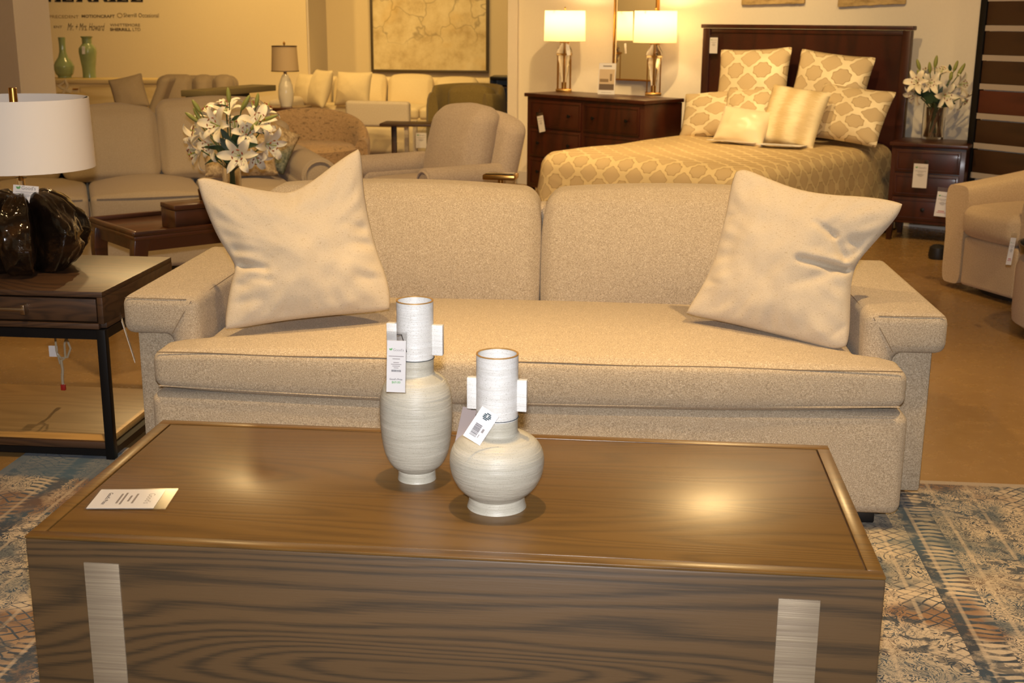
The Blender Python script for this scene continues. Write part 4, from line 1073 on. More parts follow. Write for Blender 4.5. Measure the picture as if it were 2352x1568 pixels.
# large serif capitals, built stroke by stroke (stem, arms, slab serifs)
gl = {'E': [(0, 0, .18, 1), (0, 0, .8, .1), (0, .9, .8, 1), (0, .45, .6, .55), (.7, .0, .8, .3), (.7, .7, .8, 1)], 'L': [(.08, 0, .28, 1), (0, 0, .8, .1), (.7, 0, .8, .35), (0, .9, .36, 1)],
      'I': [(.1, 0, .3, 1), (0, 0, .4, .08), (0, .92, .4, 1)], 'H': [(.08, 0, .26, 1), (.66, 0, .84, 1), (.2, .45, .7, .55), (0, 0, .34, .08), (.58, 0, .92, .08), (0, .92, .34, 1), (.58, .92, .92, 1)],
      'R': [(.08, 0, .28, 1), (0, 0, .36, .08), (0, .9, .6, 1), (.2, .45, .6, .55), (.55, .52, .75, .93)], 'S': [(0, 0, .7, .1), (0, .9, .7, 1), (0, .45, .7, .55), (0, .5, .16, .95), (.54, .05, .7, .5)]}
x = 78; ch_h = 40; yb = 4.0
for c, adv in zip('SHERRILL', (26, 40, 32, 38, 36, 19, 32, 34)):
    m = MB()
    for (u0, v0, u1, v1) in gl[c]:
        wpx = adv*.98 if c not in 'I' else adv*2.2
        A_ = IM @ TW(x+u0*wpx, yb-v0*ch_h); B_ = IM @ TW(x+u1*wpx, yb-v1*ch_h); m.box(A_.x, B_.x, -.008, -.001, A_.z, B_.z)
    if c == 'R':
        A_ = [IM @ TW(x+u*adv*.98, yb-v*ch_h) for u, v in ((.42, .47), (.62, .47), (1.0, 0), (.76, 0))]; m.prism([(q_.x, q_.z) for q_ in A_], -.008, -.001)
    obj('large_letter', m, M['wall_black'], wl_, False); x += adv
# channel-back settee seen side-on and its pillow
YS = 11.1; s0 = Y(345, 235, YS); 
st_ = thing('settee', 'low greige channel-back settee in front of the pale credenza', 'settee', (s0.x, YS, 0), math.radians(8))
def sp_(px, py): return Y(px, py, YS)
x1 = sp_(525, 200).x-s0.x; zt_ = sp_(450, 173).z
xs = [.03+(x1-.03)*t for t in (0, .5, .76, 1.)]
bm_ = MB()
xs2 = [sp_(px, 200).x-s0.x for px in (362, 435, 480, 525)]
o = obj('back_frame', MB().soft((x1+.02)/2, .28, zt_*.5, x1, .22, zt_-.03, .08, n=(6, 3, 6)), M['greige'], st_)
for i in range(3):
    obj('back_channel', MB().soft((xs2[i]+xs2[i+1])/2, .12, (.42+zt_)/2, xs2[i+1]-xs2[i]-.004, .20, zt_-.42, .07, (.005, .05, .0), (5, 4, 6)), M['greige'], st_)
obj('seat', MB().soft((x1+.02)/2, -.2, .30, x1, .7, .34, .06, n=(6, 5, 4)), M['greige'], st_)
def en(q):
    q.x += .22*(q.z-.45)/.5; return q
obj('end_panel', MB().soft(.02, -.02, .48, .10, .5, .80, .045, n=(3, 5, 6), fn=en), M['greige'], st_)
pp = Y(315, 240, YS-.25)
block_pillow('throw_pillow', 'greige pillow leaning at the left end of the channel-back settee', M['greige'], (pp.x, YS-.34, .60), .30, .32, .08, math.radians(20), math.radians(-22), math.radians(-12), seed=11)
# console with thick grey top, dark base
ca, cb_ = Y(436, 216, 9.1), Y(600, 202, 10.05)
an = math.atan2(cb_.y-ca.y, cb_.x-ca.x); ln = (Vector((cb_.x, cb_.y))-Vector((ca.x, ca.y))).length
cn = thing('console_table', 'dark console table with a thick olive-grey top, behind the lilies', 'console table', (ca.x, ca.y, 0), an)
zc = .87
obj('tabletop', MB().box(0, ln, -.14, .08, zc-.045, zc, .003), plain('olive grey lacquer', '6d6243', .5), cn)
obj('base', MB().box(.03, ln*.66, -.10, .06, 0, zc-.046), M['black'], cn)

# ------------------------------------------------------------------ bedroom group
BM = Matrix.Translation(BH) @ Matrix.Rotation(BA, 4, 'Z')       # local x along the wall, -y out of the wall
def bw(x, y, z): return BM @ Vector((x, y, z))
bed = thing('bed', 'queen bed with a tall dark mahogany panel headboard', 'bed', BH, BA)
HBW, HBH = .80, 1.375
hbm = MB(); hbm.box(-HBW+.06, HBW-.06, -.062, -.04, .2, HBH-.06)
obj('headboard_panel', hbm, M['mahogany'], bed)
hf = MB(); hf.box(-HBW, -HBW+.06, -.08, -.03, 0, HBH-.03, .004); hf.box(HBW-.06, HBW, -.08, -.03, 0, HBH-.03, .004); hf.box(-HBW+.061, HBW-.061, -.072, -.03, HBH-.062, HBH-.03, .004); hf.box(-HBW-.015, HBW+.015, -.09, -.02, HBH-.028, HBH, .006)
obj('headboard_frame', hf, M['mahogany'], bed)
obj('mattress', MB().soft(0, -1.14, .40, 1.46, 2.05, .34, .05, n=(4, 4, 3)), M['white_fab'], bed)
obj('platform', MB().box(-.70, .70, -2.10, -.1, .0, .22), M['mahogany'], bed)
# bedspread draped over the mattress
HW, Y0, Y1, TOP, DR = .74, -.12, -2.17, .590, .56
def spread(u, v):
    s = (u-.5)*2*(HW+DR); t = Y0+.0+(Y1-DR-Y0)*v
    ex = max(0, abs(s)-HW+.09); ey = max(0, -(t-(Y1+.09)))
    d = math.hypot(ex, ey); r = .11; L = PI*r/2
    if d < L: h = r*math.sin(d/r); z = TOP-r*(1-math.cos(d/r))
    else: h = r+(d-L)*.10; z = TOP-r-(d-L)*.97
    x = max(-HW+.09, min(HW-.09, s)); y = max(Y1+.09, t)
    if d > 0: x += math.copysign(h*ex/d, s); y -= h*ey/d
    z += .012*noise.noise(Vector((s*2.2, t*2.2, 1)))*(1 if d < .05 else .4)
    if d > L: 
        wv = .012*math.sin(s*9+t*7)*min(1, (d-L)*4); x += math.copysign(wv*(ex/d), s); y -= wv*ey/d
    return Vector((x, y, max(.012, z)))
bs = obj('bedspread', MB().surf(spread, 72, 84, uvf=lambda u, v: ((u-.5)*2*(HW+DR), (Y1-DR-Y0)*v)), M['ogee'], angle=180)
bs.location = BH; bs.rotation_euler = (0, 0, BA)
tag(bs, 'champagne bedspread with an interlaced ogee pattern draped over the bed', 'bedspread')
def bedpillow(px, py, ydepth, w, h, T, mat, label, lean, turn=0, roll=0, uvk=1., seed=0., zb=None, name='bed_pillow', conc=.06, cat='pillow'):
    d_ = BN*(-ydepth)                                  # distance out of the wall
    p = PL(px, py, BH+d_, BN); p.z = zb if zb is not None else p.z
    return block_pillow(name, label, mat, p, w, h, T, BA+turn, -lean, roll, cat=cat, group='pillows on the bed', uvk=uvk, seed=seed, conc=conc, wr=.006)
r_ = math.radians
bedpillow(1722, 212, -.33, .56, .54, .10, M['ogee_p'], 'large ogee-patterned square pillow against the headboard, left of the two tall ones', r_(14), r_(4), r_(-3), .9, 1, zb=.70)
bedpillow(1888, 215, -.33, .56, .52, .10, M['ogee_p'], 'large ogee-patterned square pillow against the headboard, right of the two tall ones', r_(14), r_(0), r_(5), .9, 2, zb=.70)
bedpillow(1650, 300, -.52, .62, .36, .10, M['ogee_p'], 'ogee-patterned pillow at the far left of the bed, partly behind the little satin cushion', r_(28), r_(8), r_(-6), .8, 3, zb=.60)
bedpillow(1718, 300, -.62, .40, .40, .09, M['ogee_p'], 'ogee-patterned pillow tucked between the satin cushion and the striped cushion', r_(30), r_(10), r_(-6), .7, 6, zb=.60)
bedpillow(1928, 322, -.56, .55, .40, .10, M['ogee_p'], 'ogee-patterned pillow lying at the right side of the bed, beside the striped cushion', r_(26), r_(-6), r_(4), .9, 4, zb=.625)
bedpillow(1800, 312, -.80, .42, .42, .085, M['striped'], 'champagne striped square cushion with piped edge in the middle of the bed', r_(26), r_(4), r_(6), 1, 5, zb=.60, conc=.05)
bedpillow(1694, 305, -.92, .36, .27, .075, M['satin'], 'small plain cream satin cushion, foremost on the bed', r_(32), r_(8), r_(6), 1, 8, zb=.60)
for (px, py, w, d_, a, lab) in ((1690, 323, .36, .16, -33, 'printed card lying flat on the bedspread below the satin cushion'), (1795, 332, .30, .15, -24, 'printed card lying flat on the bedspread in front of the striped cushion')):
    p = Z(px, py, .612); bro = thing('bed_card', lab, 'card', (p.x, p.y, .609), r_(a), None, r_(-2))
    obj('card', MB().box(-w/2, w/2, -d_/2, d_/2, 0, .002), M['paper'], bro, False)
    obj('print', MB().box(-w*.35, w*.1, -d_*.3, -d_*.22, .0021, .0024).box(-w*.35, w*.3, -d_*.1, -d_*.05, .0021, .0024).box(-w*.35, w*.25, .0, d_*.05, .0021, .0024), M['ink'], bro, False)
# tag on the headboard
p = BW(1640, 86, .24); price_tag('price_tag', 'white price tag hanging at the left post of the dark headboard', p, .06, .115, BA+r_(12))

def drawer_front(par, x0, x1, z0, z1, knobs, y=0):
    d = obj('drawer', MB().box(x0, x1, y-.012, y, z0, z1, .004), M['mahogany'], par)
    tr = MB(); e = .014
    for (a, b, c, f) in ((x0+e, x1-e, z0+e, z0+e+.006), (x0+e, x1-e, z1-e-.006, z1-e), (x0+e, x0+e+.006, z0+e, z1-e), (x1-e-.006, x1-e, z0+e, z1-e)): tr.box(a, b, y-.016, y-.011, c, f)
    obj('moulding', tr, M['mahogany'], d)
    for kx in knobs:
        obj('knob', MB().lathe([(.004, 0), (.004, .014), (.013, .02), (.014, .027), (.001, .031)], 14, TR(kx, y-.012, (z0+z1)/2, rx=PI/2)), M['black_metal'], d)
# dresser
DH = .84
q0, q1, q2 = Z(1209, 213, DH), Z(1479, 231, DH), Z(1564, 227, DH)
da = math.atan2((q1-q0).y, (q1-q0).x); DW = (q1-q0).length
ds = thing('dresser', 'dark mahogany dresser with six drawers, under the two lit lamps', 'dresser', (q0.x, q0.y, 0), da)
DD = .44
cs = MB(); cs.box(0, DW, .012, DD, .10, DH-.03, .004); cs.box(-.015, DW+.015, -.012, DD+.005, DH-.028, DH, .006)
obj('case', cs, M['mahogany'], ds)
for r in range(3):
    z1 = DH-.05-r*.225; z0 = z1-.21
    for c in range(2):
        x0 = .04+c*(DW-.05)/2; x1 = x0+(DW-.11)/2
        drawer_front(ds, x0, x1, z0, z1, (x0+.11, x1-.11), .012)
for x in (.0, DW-.05):
    for y in (.014, DD-.05): obj('leg', MB().box(x, x+.05, y, y+.05, 0, .099, .004), M['mahogany'], ds)
DMx = Matrix.Translation((q0.x, q0.y, 0)) @ Matrix.Rotation(da, 4, 'Z')
p = PL(1240, 266, q0+Vector((math.sin(da), -math.cos(da), 0))*.03, Vector((math.sin(da), -math.cos(da), 0)))
price_tag('price_tag', 'white price tag hanging askew from a drawer of the dark dresser', p, .065, .125, da, 0, r_(-14), string=[(0, 0, 0), (0, .008, .05)])
# glass column lamps
def glass_lamp(px, py, label, sc):
    p = Z(px, py, DH); l = thing('table_lamp', label, 'lamp', (p.x, p.y, DH), 0, 'lit lamps on the dresser')
    k = (p-CAM).dot(CF)/F; Hh = lambda y: (py-y)*k
    obj('base', MB().box(-.062, .062, -.062, .062, 0, .022, .003), M['brass'], l)
    for sx in (-1, 1):
        for sy in (-1, 1): obj('rod', MB().tube([(sx*.050, sy*.050, .022), (sx*.050, sy*.050, .285)], .0045, 8), M['brass'], l)
    rg = MB()
    for (a, b, c, d) in ((-.06, .06, -.06, -.045), (-.06, .06, .045, .06), (-.06, -.045, -.045, .045), (.045, .06, -.045, .045)): rg.box(a, b, c, d, .286, .298)
    obj('collar', rg, M['brass'], l)
    obj('glass_body', MB().lathe([(.001, .075), (.018, .075), (.022, .12), (.034, .19), (.036, .23), (.054, .30), (.066, .345), (.06, .38), (.040, .425), (.034, .445), (.001, .445)], 28, TR(s=1, z=0) @ Matrix.Diagonal((1, 1, .855, 1)), cap=False), M['glass'], l)
    obj('stem', MB().lathe([(.02, .022), (.02, .074), (.006, .075), (.006, .38), (.04, .381), (.04, .389), (.008, .39), (.008, .43), (.001, .43)], 14, cap=False), M['brass'], l)
    zs0, zs1 = .395, .628
    obj('shade', MB().lathe([(.165, zs0), (.160, zs1)], 56, cap=False), M['shade_lit'], l, angle=60, recalc=False)
    hr = MB()
    for k_ in range(3):
        a = k_*2*PI/3; hr.tube([(0, 0, zs1-.02), (.15*math.cos(a), .15*math.sin(a), zs1-.02), (.159*math.cos(a), .159*math.sin(a), zs1-.003)], .002, 5)
    obj('spider', hr, M['brass'], l)
    obj('finial', MB().lathe([(.004, zs1-.02), (.004, zs1+.012), (.009, zs1+.02), (.001, zs1+.03)], 10), M['brass'], l)
    obj('bulb', MB().lathe([(.001, zs0+.05), (.018, zs0+.06), (.03, zs0+.11), (.02, zs0+.14), (.001, zs0+.15)], 16), M['bulb'], l)
    L_ = bpy.data.lights.new('lamp_bulb_light', 'POINT'); L_.energy = LAMP_W; L_.color = (1, .70, .36); L_.shadow_soft_size = .035
    lo = bpy.data.objects.new('lamp_bulb_light', L_); COL.objects.link(lo); lo.location = (p.x, p.y, DH+zs0+.185)
    return p, k
LAMP_W = 8
lp1, lk1 = glass_lamp(1295, 210, 'lit glass column lamp with a white drum shade, left one on the dresser', 1.0)
lp2, lk2 = glass_lamp(1500, 219, 'lit glass column lamp with white drum shade, right on the dresser, before the mirror', 1.0)
for (pp, kk_, dx, lab) in ((lp1, lk1, .028, 'small white tag hanging from the left lit lamp on the dresser'),):
    price_tag('price_tag', lab, (pp.x+dx, pp.y-.10, DH+.37), .028, .085, r_(-10), 0, r_(-8), sleeve=False)
# sign stand
sp0 = Z(1392, 218, DH); ss = thing('sign_stand', 'clear acrylic sign with a room photograph standing on the dresser', 'sign', (sp0.x, sp0.y, DH), r_(-18), None, r_(-6)); k_ = (sp0-CAM).dot(CF)/F
w_, h_ = 21*k_, 72*k_
obj('acrylic_stand', MB().box(-w_, w_, .0, .004, 0, h_, .001).box(-w_, w_, .0, .06, 0, .003), M['film'], ss, False)
obj('card', MB().box(-w_*.97, w_*.97, -.003, -.001, .004, h_*.99), M['paper'], ss, False)
obj('photograph', MB().box(-w_*.88, w_*.88, -.0045, -.0032, h_*.15, h_*.80), plain('printed room photo', 'c9b394', .5), ss, False)
obj('photograph_detail', MB().box(-w_*.85, w_*.85, -.0055, -.0046, h_*.16, h_*.34), plain('printed dark bedcover', '6a5a4c', .5), ss, False)
obj('photograph_detail', MB().box(-w_*.8, w_*.2, -.0056, -.0047, h_*.40, h_*.50).box(w_*.35, w_*.6, -.0056, -.0047, h_*.44, h_*.66), plain('printed furniture', '8a7458', .5), ss, False)
obj('print', MB().box(-w_*.5, w_*.5, -.0045, -.0032, h_*.88, h_*.92).box(-w_*.6, w_*.6, -.0045, -.0032, h_*.07, h_*.08), M['ink'], ss, False)
# mirror leaning on the wall behind
m0, m1 = BW(1409, 183, .03), BW(1506, 188, .03)
mi = thing('wall_mirror', 'tall wall mirror in a thin gold frame behind the right lamp', 'mirror', ((m0+m1)/2).xy.to_3d()+Vector((0, 0, (m0.z+m1.z)/2)), BA)
mw = (m1-m0).xy.length/2; mh = .95
obj('mirror_glass', MB().box(-mw+.012, mw-.012, -.004, .012, .012, mh-.012), M['mirror'], mi, False)
fm = MB()
for (x0, x1_, z0, z1) in ((-mw, mw, 0, .012), (-mw, mw, mh-.012, mh), (-mw, -mw+.012, .012, mh-.012), (mw-.012, mw, .012, mh-.012)): fm.box(x0, x1_, -.02, .02, z0, z1)
obj('frame', fm, M['brass'], mi, False)
# weathered panels above the bed
for (a, b, tl, lab) in (((1704, 12), (1848, 8), 0, 'weathered beige wall panel above the left half of the headboard'), ((1925, 16), (2080, 9), 0, 'weathered beige wall panel above the right half of the headboard')):
    A_, B_ = BW(*a, .02), BW(*b, .02); w_ = (B_-A_).xy.length
    m = MB(); N = 24
    def edge(u, top=False): return .006*noise.noise(Vector((u*9+a[0], 1 if top else 0, 0)))+.004*noise.noise(Vector((u*30, a[0], 0)))
    poly_ = [(w_*i/N, (B_.z-A_.z)*i/N+edge(i/N)) for i in range(N+1)]+[(w_*(1-i/N), .55+edge(i/N, True)) for i in range(N+1)]
    m.prism(poly_, -.012, .012, .004)
    pn = tag(obj('wall_panel', m, M['bark']), lab, 'wall art'); pn.location = A_; pn.rotation_euler = (0, 0, BA)

# nightstand
NH = .645; n0, n1 = Z(2049, 325, NH), Z(2221, 334, NH)
na = math.atan2((n1-n0).y, (n1-n0).x); NW = (n1-n0).length
ns = thing('nightstand', 'dark mahogany nightstand with three drawers, right of the bed', 'nightstand', (n0.x, n0.y, 0), na); ND = .38
cs = MB(); cs.box(0, NW, .012, ND, .12, NH-.026, .004); cs.box(-.012, NW+.012, -.012, ND+.004, NH-.025, NH, .005)
obj('case', cs, M['mahogany'], ns)
for r in range(3):
    z1 = NH-.045-r*.155; drawer_front(ns, .03, NW-.03, z1-.145, z1, (NW/2,), .012)
for x in (.0, NW-.045):
    for y in (.014, ND-.05): obj('leg', MB().prism([(x, .119), (x+.045, .119), (x+.036, 0), (x+.009, 0)], y, y+.04), M['mahogany'], ns)
p = PL(2116, 376, n0+Vector((math.sin(na), -math.cos(na), 0))*.035, Vector((math.sin(na), -math.cos(na), 0)))
price_tag('price_tag', 'white price tag in a clear sleeve hanging from the top drawer of the nightstand', p, .090, .155, na, string=[(0, 0, 0), (0, .008, .07)])
# glass vase with twigs and lilies on the nightstand
g = Z(2141, 318, NH); gy = g.y
g2 = thing('glass_vase', 'clear glass vase with brown twigs holding lilies, on the nightstand', 'vase', (g.x, g.y, NH+.001))
gk = (g-CAM).dot(CF)/F; gr = 25*gk; gh = (318-238)*gk
glass_vase(g2, gr, gh)
tw_ = tag(obj('twig_bundle', (lambda m: [m.tube([(gr*.7*math.cos(a), gr*.7*math.sin(a), .016), (gr*.55*math.cos(a+.5), gr*.55*math.sin(a+.5), gh*.5), (gr*.66*math.cos(a+1.1), gr*.66*math.sin(a+1.1), gh*.88)], [.008, .011, .007], 7) for a in [i*1.05 for i in range(6)]] and m)(MB()), M['twig']), 'bundle of brown twigs inside the glass vase on the nightstand', 'twigs')
tw_.location = (g.x, g.y, NH+.001)
FL2 = [(a, b, c, d, e*.86) for a, b, c, d, e in [(2108, 190, -.09, (-.6, -1, .3), .125), (2135, 190, -.10, (.0, -1, .0), .11), (2168, 218, -.12, (.25, -1, -.15), .13), (2200, 195, -.06, (.7, -.6, .2), .12), (2104, 214, -.05, (-.8, -.5, -.5), .11), (2160, 172, .02, (.1, -.4, 1), .11), (2205, 225, -.02, (.8, -.4, -.6), .11), (2130, 172, .03, (-.3, .2, 1), .10)]]
BUD2 = [(2113, 160, 2106, 136, -.02, .012), (2147, 155, 2152, 127, 0, .013), (2136, 168, 2135, 142, -.04, .012), (2191, 163, 2200, 139, 0, .012), (2199, 175, 2217, 145, -.03, .013), (2183, 184, 2186, 164, -.05, .012), (2110, 172, 2108, 160, -.06, .010)]
LV2 = [(2140, 238, 2120, 205, -.1, .03), (2145, 238, 2150, 200, -.1, .035), (2140, 240, 2128, 222, -.13, .03), (2150, 240, 2195, 235, -.08, .03), (2150, 225, 2180, 190, -.06, .02), (2140, 230, 2088, 200, -.05, .02), (2183, 165, 2181, 146, .0, .012), (2150, 238, 2140, 210, -.12, .035)]
bouquet('white lilies with tall green buds in the glass vase on the nightstand', g.x, 0, gy, 2141, NH+gh-.005, FL2, BUD2, LV2, -gh*.8)

# ------------------------------------------------------------------ sample rack at the right edge
RA = math.radians(-50); rk0 = Y(2240, 200, 8.32); 
rk = thing('sample_rack', 'tall black rack holding rows of dark wood sample boards, at the right edge', 'display rack', (rk0.x, rk0.y, 0), RA)
RL = 1.0
for x in (0, RL-.045): obj('post', MB().box(x, x+.045, -.03, .03, 0, 2.2, .003), M['black_metal'], rk)
RMi = (Matrix.Translation((rk0.x, rk0.y, 0)) @ Matrix.Rotation(RA, 4, 'Z')).inverted()
def rz_(py): return Y(2252, py, 8.25).z
tops = [(2, 58, 'topmost'), (72, 126, 'second'), (140, 192, 'third'), (208, 260, 'fourth'), (276, 328, 'fifth'), (344, 396, 'sixth')]
RR = Matrix.Translation((rk0.x, rk0.y, 0)) @ Matrix.Rotation(RA, 4, 'Z')
for i, (a, b, w_) in enumerate(tops):
    o = obj('sample_board', MB().box(.05, RL-.05, -.02, -.001, 0, rz_(a)-rz_(b), .002), M['redboard'] if i == 3 else M['espresso'])
    o.location = RR @ Vector((0, 0, rz_(b)+.0005)); o.rotation_euler = (0, 0, RA)
    tag(o, ('reddish' if i == 3 else 'dark brown')+' wood sample board, '+w_+' from the top on the black rack', 'sample board', 'sample boards on the rack')
for (a, b, *_) in [(-66, -10)]+tops+[(410, 470)]:
    obj('ledge', MB().box(.046, RL-.046, -.022, .035, rz_(b+13), rz_(b), .0), M['ledge'], rk)
obj('back_panel', MB().box(.046, RL-.046, .036, .045, .02, 2.2), M['wallgrey'], rk)

# ------------------------------------------------------------------ cream tub armchair and ottoman, right
e0, e1 = Z(2153, 640, .03), Z(2330, 692, .03)
aa = math.atan2((e1-e0).y, (e1-e0).x)
ac = thing('swivel_armchair', 'cream boucle tub armchair with sloping padded arms, at the right edge', 'armchair', (e0.x, e0.y, 0), aa)
W_ = .76; 
def rail(x, y): return
# wraparound shell: plan path from the front of the left arm, round the back, to the front of the right arm
path = [(0.10, .0), (.09, .22), (.09, .42), (.13, .60), (.26, .72), (W_/2, .76), (W_-.26, .72), (W_-.13, .60), (W_-.09, .42), (W_-.09, .22), (W_-.10, 0)]
hts = [.56, .58, .61, .65, .70, .72, .70, .65, .61, .58, .56]
pv = smooth_poly([Vector((x, y, h)) for (x, y), h in zip(path, hts)], 2)
def shell(u, v):
    i = u*(len(pv)-1); a = int(min(i, len(pv)-2)); p = pv[a].lerp(pv[a+1], i-a); t = (pv[a+1]-pv[a]); t.z = 0; t.normalize(); n = Vector((-t.y, t.x, 0))
    th = v*2*PI; s, c = math.sin(th), math.cos(th); zc = (p.z+.03)/2; hz = (p.z-.03)/2
    z = zc+hz*math.copysign(abs(s)**.28, s)
    wd = .085 if z > p.z-.12 else .085-.018*min(1, (p.z-.12-z)/.06)
    return Vector((p.x, p.y, 0))+n*wd*math.copysign(abs(c)**.35, c)+Vector((0, 0, z))
sh = MB().surf(shell, 60, 40)
for u in (0, 1):
    sh.poly([shell(u, j/40)-Vector((0, .0, 0)) for j in range(40)])
obj('arms_and_back', sh, M['boucle'], ac, angle=65)
obj('seat_cushion', MB().soft(W_/2, .24, .385, W_-.36, .56, .16, .05, (0, .02, .03), (8, 6, 4)), M['boucle'], ac)
obj('base', MB().soft(W_/2, .27, .165, W_-.35, .54, .26, .02, n=(5, 5, 3)), M['boucle'], ac)
obj('swivel_plinth', MB().lathe([(.30, 0), (.30, .03), (.001, .03)], 32, TR(W_/2, .36, 0)), M['black'], ac)
p = PL(2163, 432, e0+Vector((math.sin(aa), -math.cos(aa), 0))*.02, Vector((math.sin(aa), -math.cos(aa), 0)))
price_tag('price_tag', 'white price tag hanging on the front of the cream tub armchair arm', p+Vector((.015, 0, -.02)), .066, .135, r_(-10), 0, r_(4), red=True)
otp = Z(2322, 768, .0)
rr_ = .36; oc2 = thing('ottoman', 'cream boucle round ottoman cut off by the right edge of the photo', 'ottoman', (otp.x+rr_+.01, otp.y+.02, 0), 0)
ozt = Y(2325, 590, otp.y+.02).z
obj('body', MB().lathe([(.001, .03), (rr_-.04, .03), (rr_-.005, .055), (rr_, .10), (rr_, ozt-.06), (rr_-.012, ozt-.02), (rr_-.05, ozt), (.001, ozt+.01)], 56), M['boucle'], oc2)
obj('plinth', MB().lathe([(.26, 0), (.26, .029), (.001, .029)], 32), M['black'], oc2)
ty = tag(obj('round_tray', MB().lathe([(.001, 0), (.285, 0), (.30, .008), (.31, .045), (.30, .045), (.288, .014), (.001, .012)], 56, cap=False), plain('black lacquer tray', '1a1512', .2)), 'round black lacquer tray on the cream ottoman at the right edge', 'tray')
ty.location = (otp.x+rr_-.045, otp.y+.02, ozt+.011)
p = PL(2328, 546, Vector((otp.x, otp.y+.0, 0)), Vector((0, 1, 0)))
price_tag('price_tag', 'narrow white price tag hanging beside the black tray at the right edge', p, .026, .125, r_(10), 0, r_(5), red=True)
cp = Z(2149, 597); fw = tag(obj('rubber_foot', MB().lathe([(.05, 0), (.055, .02), (.05, .07), (.03, .085), (.001, .09)], 20, TR(.02, 0, 0)), M['black']), 'small black rounded foot on the concrete floor behind the cream armchair', 'foot')
fw.location = (cp.x, cp.y+.05, 0)
# gold drink table behind the oatmeal sofa
dtp = Y(1150, 402, 5.3); dk = thing('drink_table', 'slim gold-edged drink table just behind the oatmeal sofa', 'side table', (dtp.x, 5.3, 0), r_(-5))
obj('tabletop', MB().box(-.070, .070, -.05, .05, dtp.z-.016, dtp.z+.006, .004), M['brass'], dk)
obj('glass_top', MB().box(-.06, .06, -.04, .04, dtp.z+.0065, dtp.z+.009, .001), M['darkglaze'], dk)
obj('post', MB().tube([(0, 0, .012), (0, 0, dtp.z-.017)], .012, 10), M['brass'], dk)
obj('base', MB().lathe([(.09, 0), (.09, .01), (.014, .013), (.001, .013)], 28), M['brass'], dk)

# ------------------------------------------------------------------ light
WARM = (1., .67, .29); WARM2 = (1., .64, .22)
def spot(loc, target, power, size=70, blend=.5, color=WARM, r=.05):
    L = bpy.data.lights.new('ceiling_spot', 'SPOT'); L.energy = power; L.color = color; L.spot_size = math.radians(size); L.spot_blend = blend; L.shadow_soft_size = r
    o = bpy.data.objects.new('ceiling_spot', L); COL.objects.link(o); o.location = loc
    o.rotation_euler = (Vector(target)-Vector(loc)).to_track_quat('-Z', 'Y').to_euler(); return o
K = 1.7
spot((-.30, 2.42, 3.3), (-.3, 2.4, 0), 250, 62, .6)
spot((1.25, 3.0, 3.3), (.5, 3.95, .5), 270, 62, .6)
spot((-1.3, 3.0, 3.3), (-.7, 3.95, .5), 260, 62, .6)
spot((-3.45, 8.6, 2.75), (-1.0, 2.6, .45), 50, 16, .6, r=.1)
spot((-2.5, 8.4, 3.2), (-2.0, 4.0, .1), 330, 26, .6)
for (x, y, z) in ((1.05, 7.2, 2.8), (1.16, 7.8, 2.85), (1.28, 8.5, 2.9)): spot((x, y, z), (.5, 2.2, .5), 42, 36, .6, r=.18)
spot((-2.3, 4.6, 3.3), (-2.2, 6.6, .3), 190, 75, .7)
spot((-.9, 5.2, 3.3), (-1.0, 7.0, .5), 190, 70, .7)
spot((-2.3, 6.6, 3.3), (-3.6, 9.3, 1.2), 170, 60, .7)
spot((-2.6, 8.0, 3.3), (-2.6, 10, .4), 190, 85, .8, WARM2)
spot((-4.4, 11.9, 3.3), (-4.8, 13.7, 1.0), 165, 100, .8, WARM2)
spot((-2.9, 12.0, 3.3), (-3.3, 13.9, 1.0), 165, 100, .8, WARM2)
spot((-2.4, 10.4, 3.3), (-2.7, 12.4, .6), 100, 95, .8, WARM2)
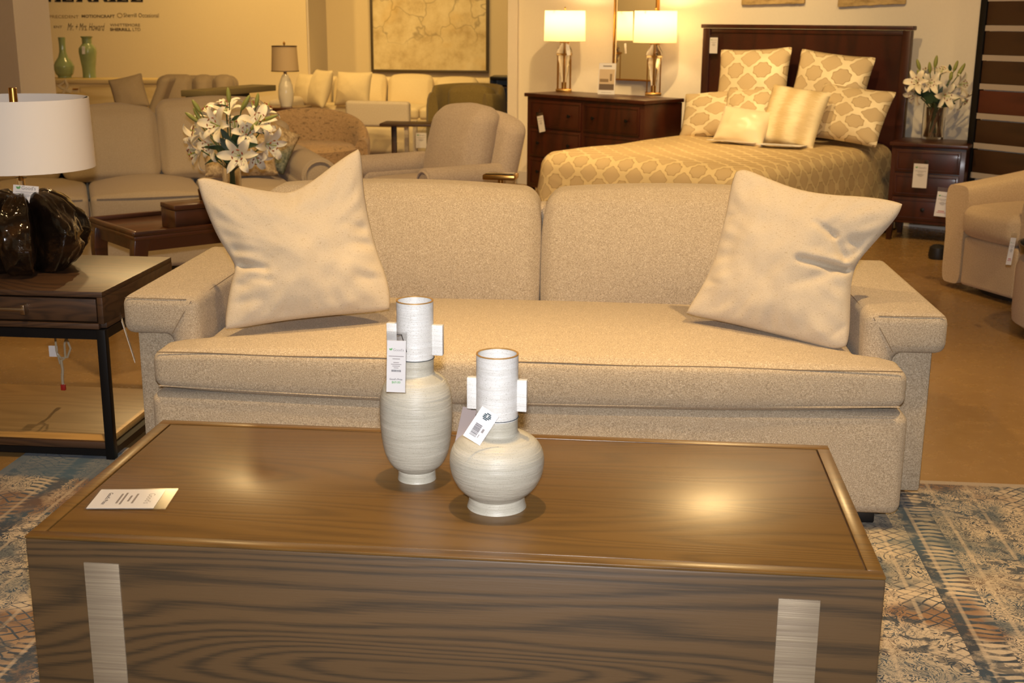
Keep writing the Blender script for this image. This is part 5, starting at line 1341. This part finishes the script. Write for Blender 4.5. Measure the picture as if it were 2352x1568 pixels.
spot((-1.5, 9.2, 3.3), (-2.1, 11.9, .3), 110, 60, .7, WARM2)
spot((-1.9, 12.6, 3.3), (-1.9, 14.8, 1.2), 150, 90, .8, WARM2)
spot((.0, 7.2, 3.3), (-.3, 8.9, 1.2), 340, 85, .8)
spot((.2, 5.6, 3.3), (.6, 8.2, .6), 215, 70, .7)
spot((1.5, 5.8, 3.3), (1.6, 8.3, .6), 125, 70, .7)
spot((2.2, 4.6, 3.3), (2.2, 6.5, .3), 110, 80, .8)
spot((1.8, 3.6, 3.3), (1.7, 5.2, 0), 50, 80, .8)
spot((-6.2, 5, 3.3), (-7.9, 5.5, 1.2), 400, 100, .8)
for i in range(5):
    for j in range(4):
        x, y = -5.2+2.3*i+.4*(j % 2), -2.6+2.1*j
        if abs(x) < 2.0 and 1 < y < 4: continue
        spot((x, y, 3.3), (x*.9, y+.6, 0), 16, 95, .9, r=.03)
# the camera's own flash, just above the lens
fl = bpy.data.lights.new('camera_flash', 'SPOT'); fl.energy = 330; fl.color = (.97, .97, 1.); fl.shadow_soft_size = .03; fl.spot_size = math.radians(75); fl.spot_blend = .4
fo = bpy.data.objects.new('camera_flash', fl); COL.objects.link(fo); fo.location = CAM+CU*.11-CF*.02
fo.rotation_euler = CF.to_track_quat('-Z', 'Y').to_euler()
W = bpy.data.worlds.new('showroom'); SC.world = W; W.use_nodes = True
bg = W.node_tree.nodes['Background']; bg.inputs[0].default_value = (1., .72, .42, 1); bg.inputs[1].default_value = .16

# ------------------------------------------------------------------ camera
cam = bpy.data.cameras.new('camera'); co = bpy.data.objects.new('camera', cam); COL.objects.link(co)
cam.sensor_width = 36; cam.lens = 36*F/2352; cam.clip_start = .05; cam.clip_end = 100
mat = Matrix((CR, CU, -CF)).transposed().to_4x4(); mat.translation = CAM; co.matrix_world = mat
cam.dof.use_dof = True; cam.dof.focus_distance = 2.9; cam.dof.aperture_fstop = 9.
SC.camera = co
SC.view_settings.view_transform = 'Standard'; SC.view_settings.look = 'None'; SC.view_settings.gamma = 1; SC.view_settings.exposure = 0.
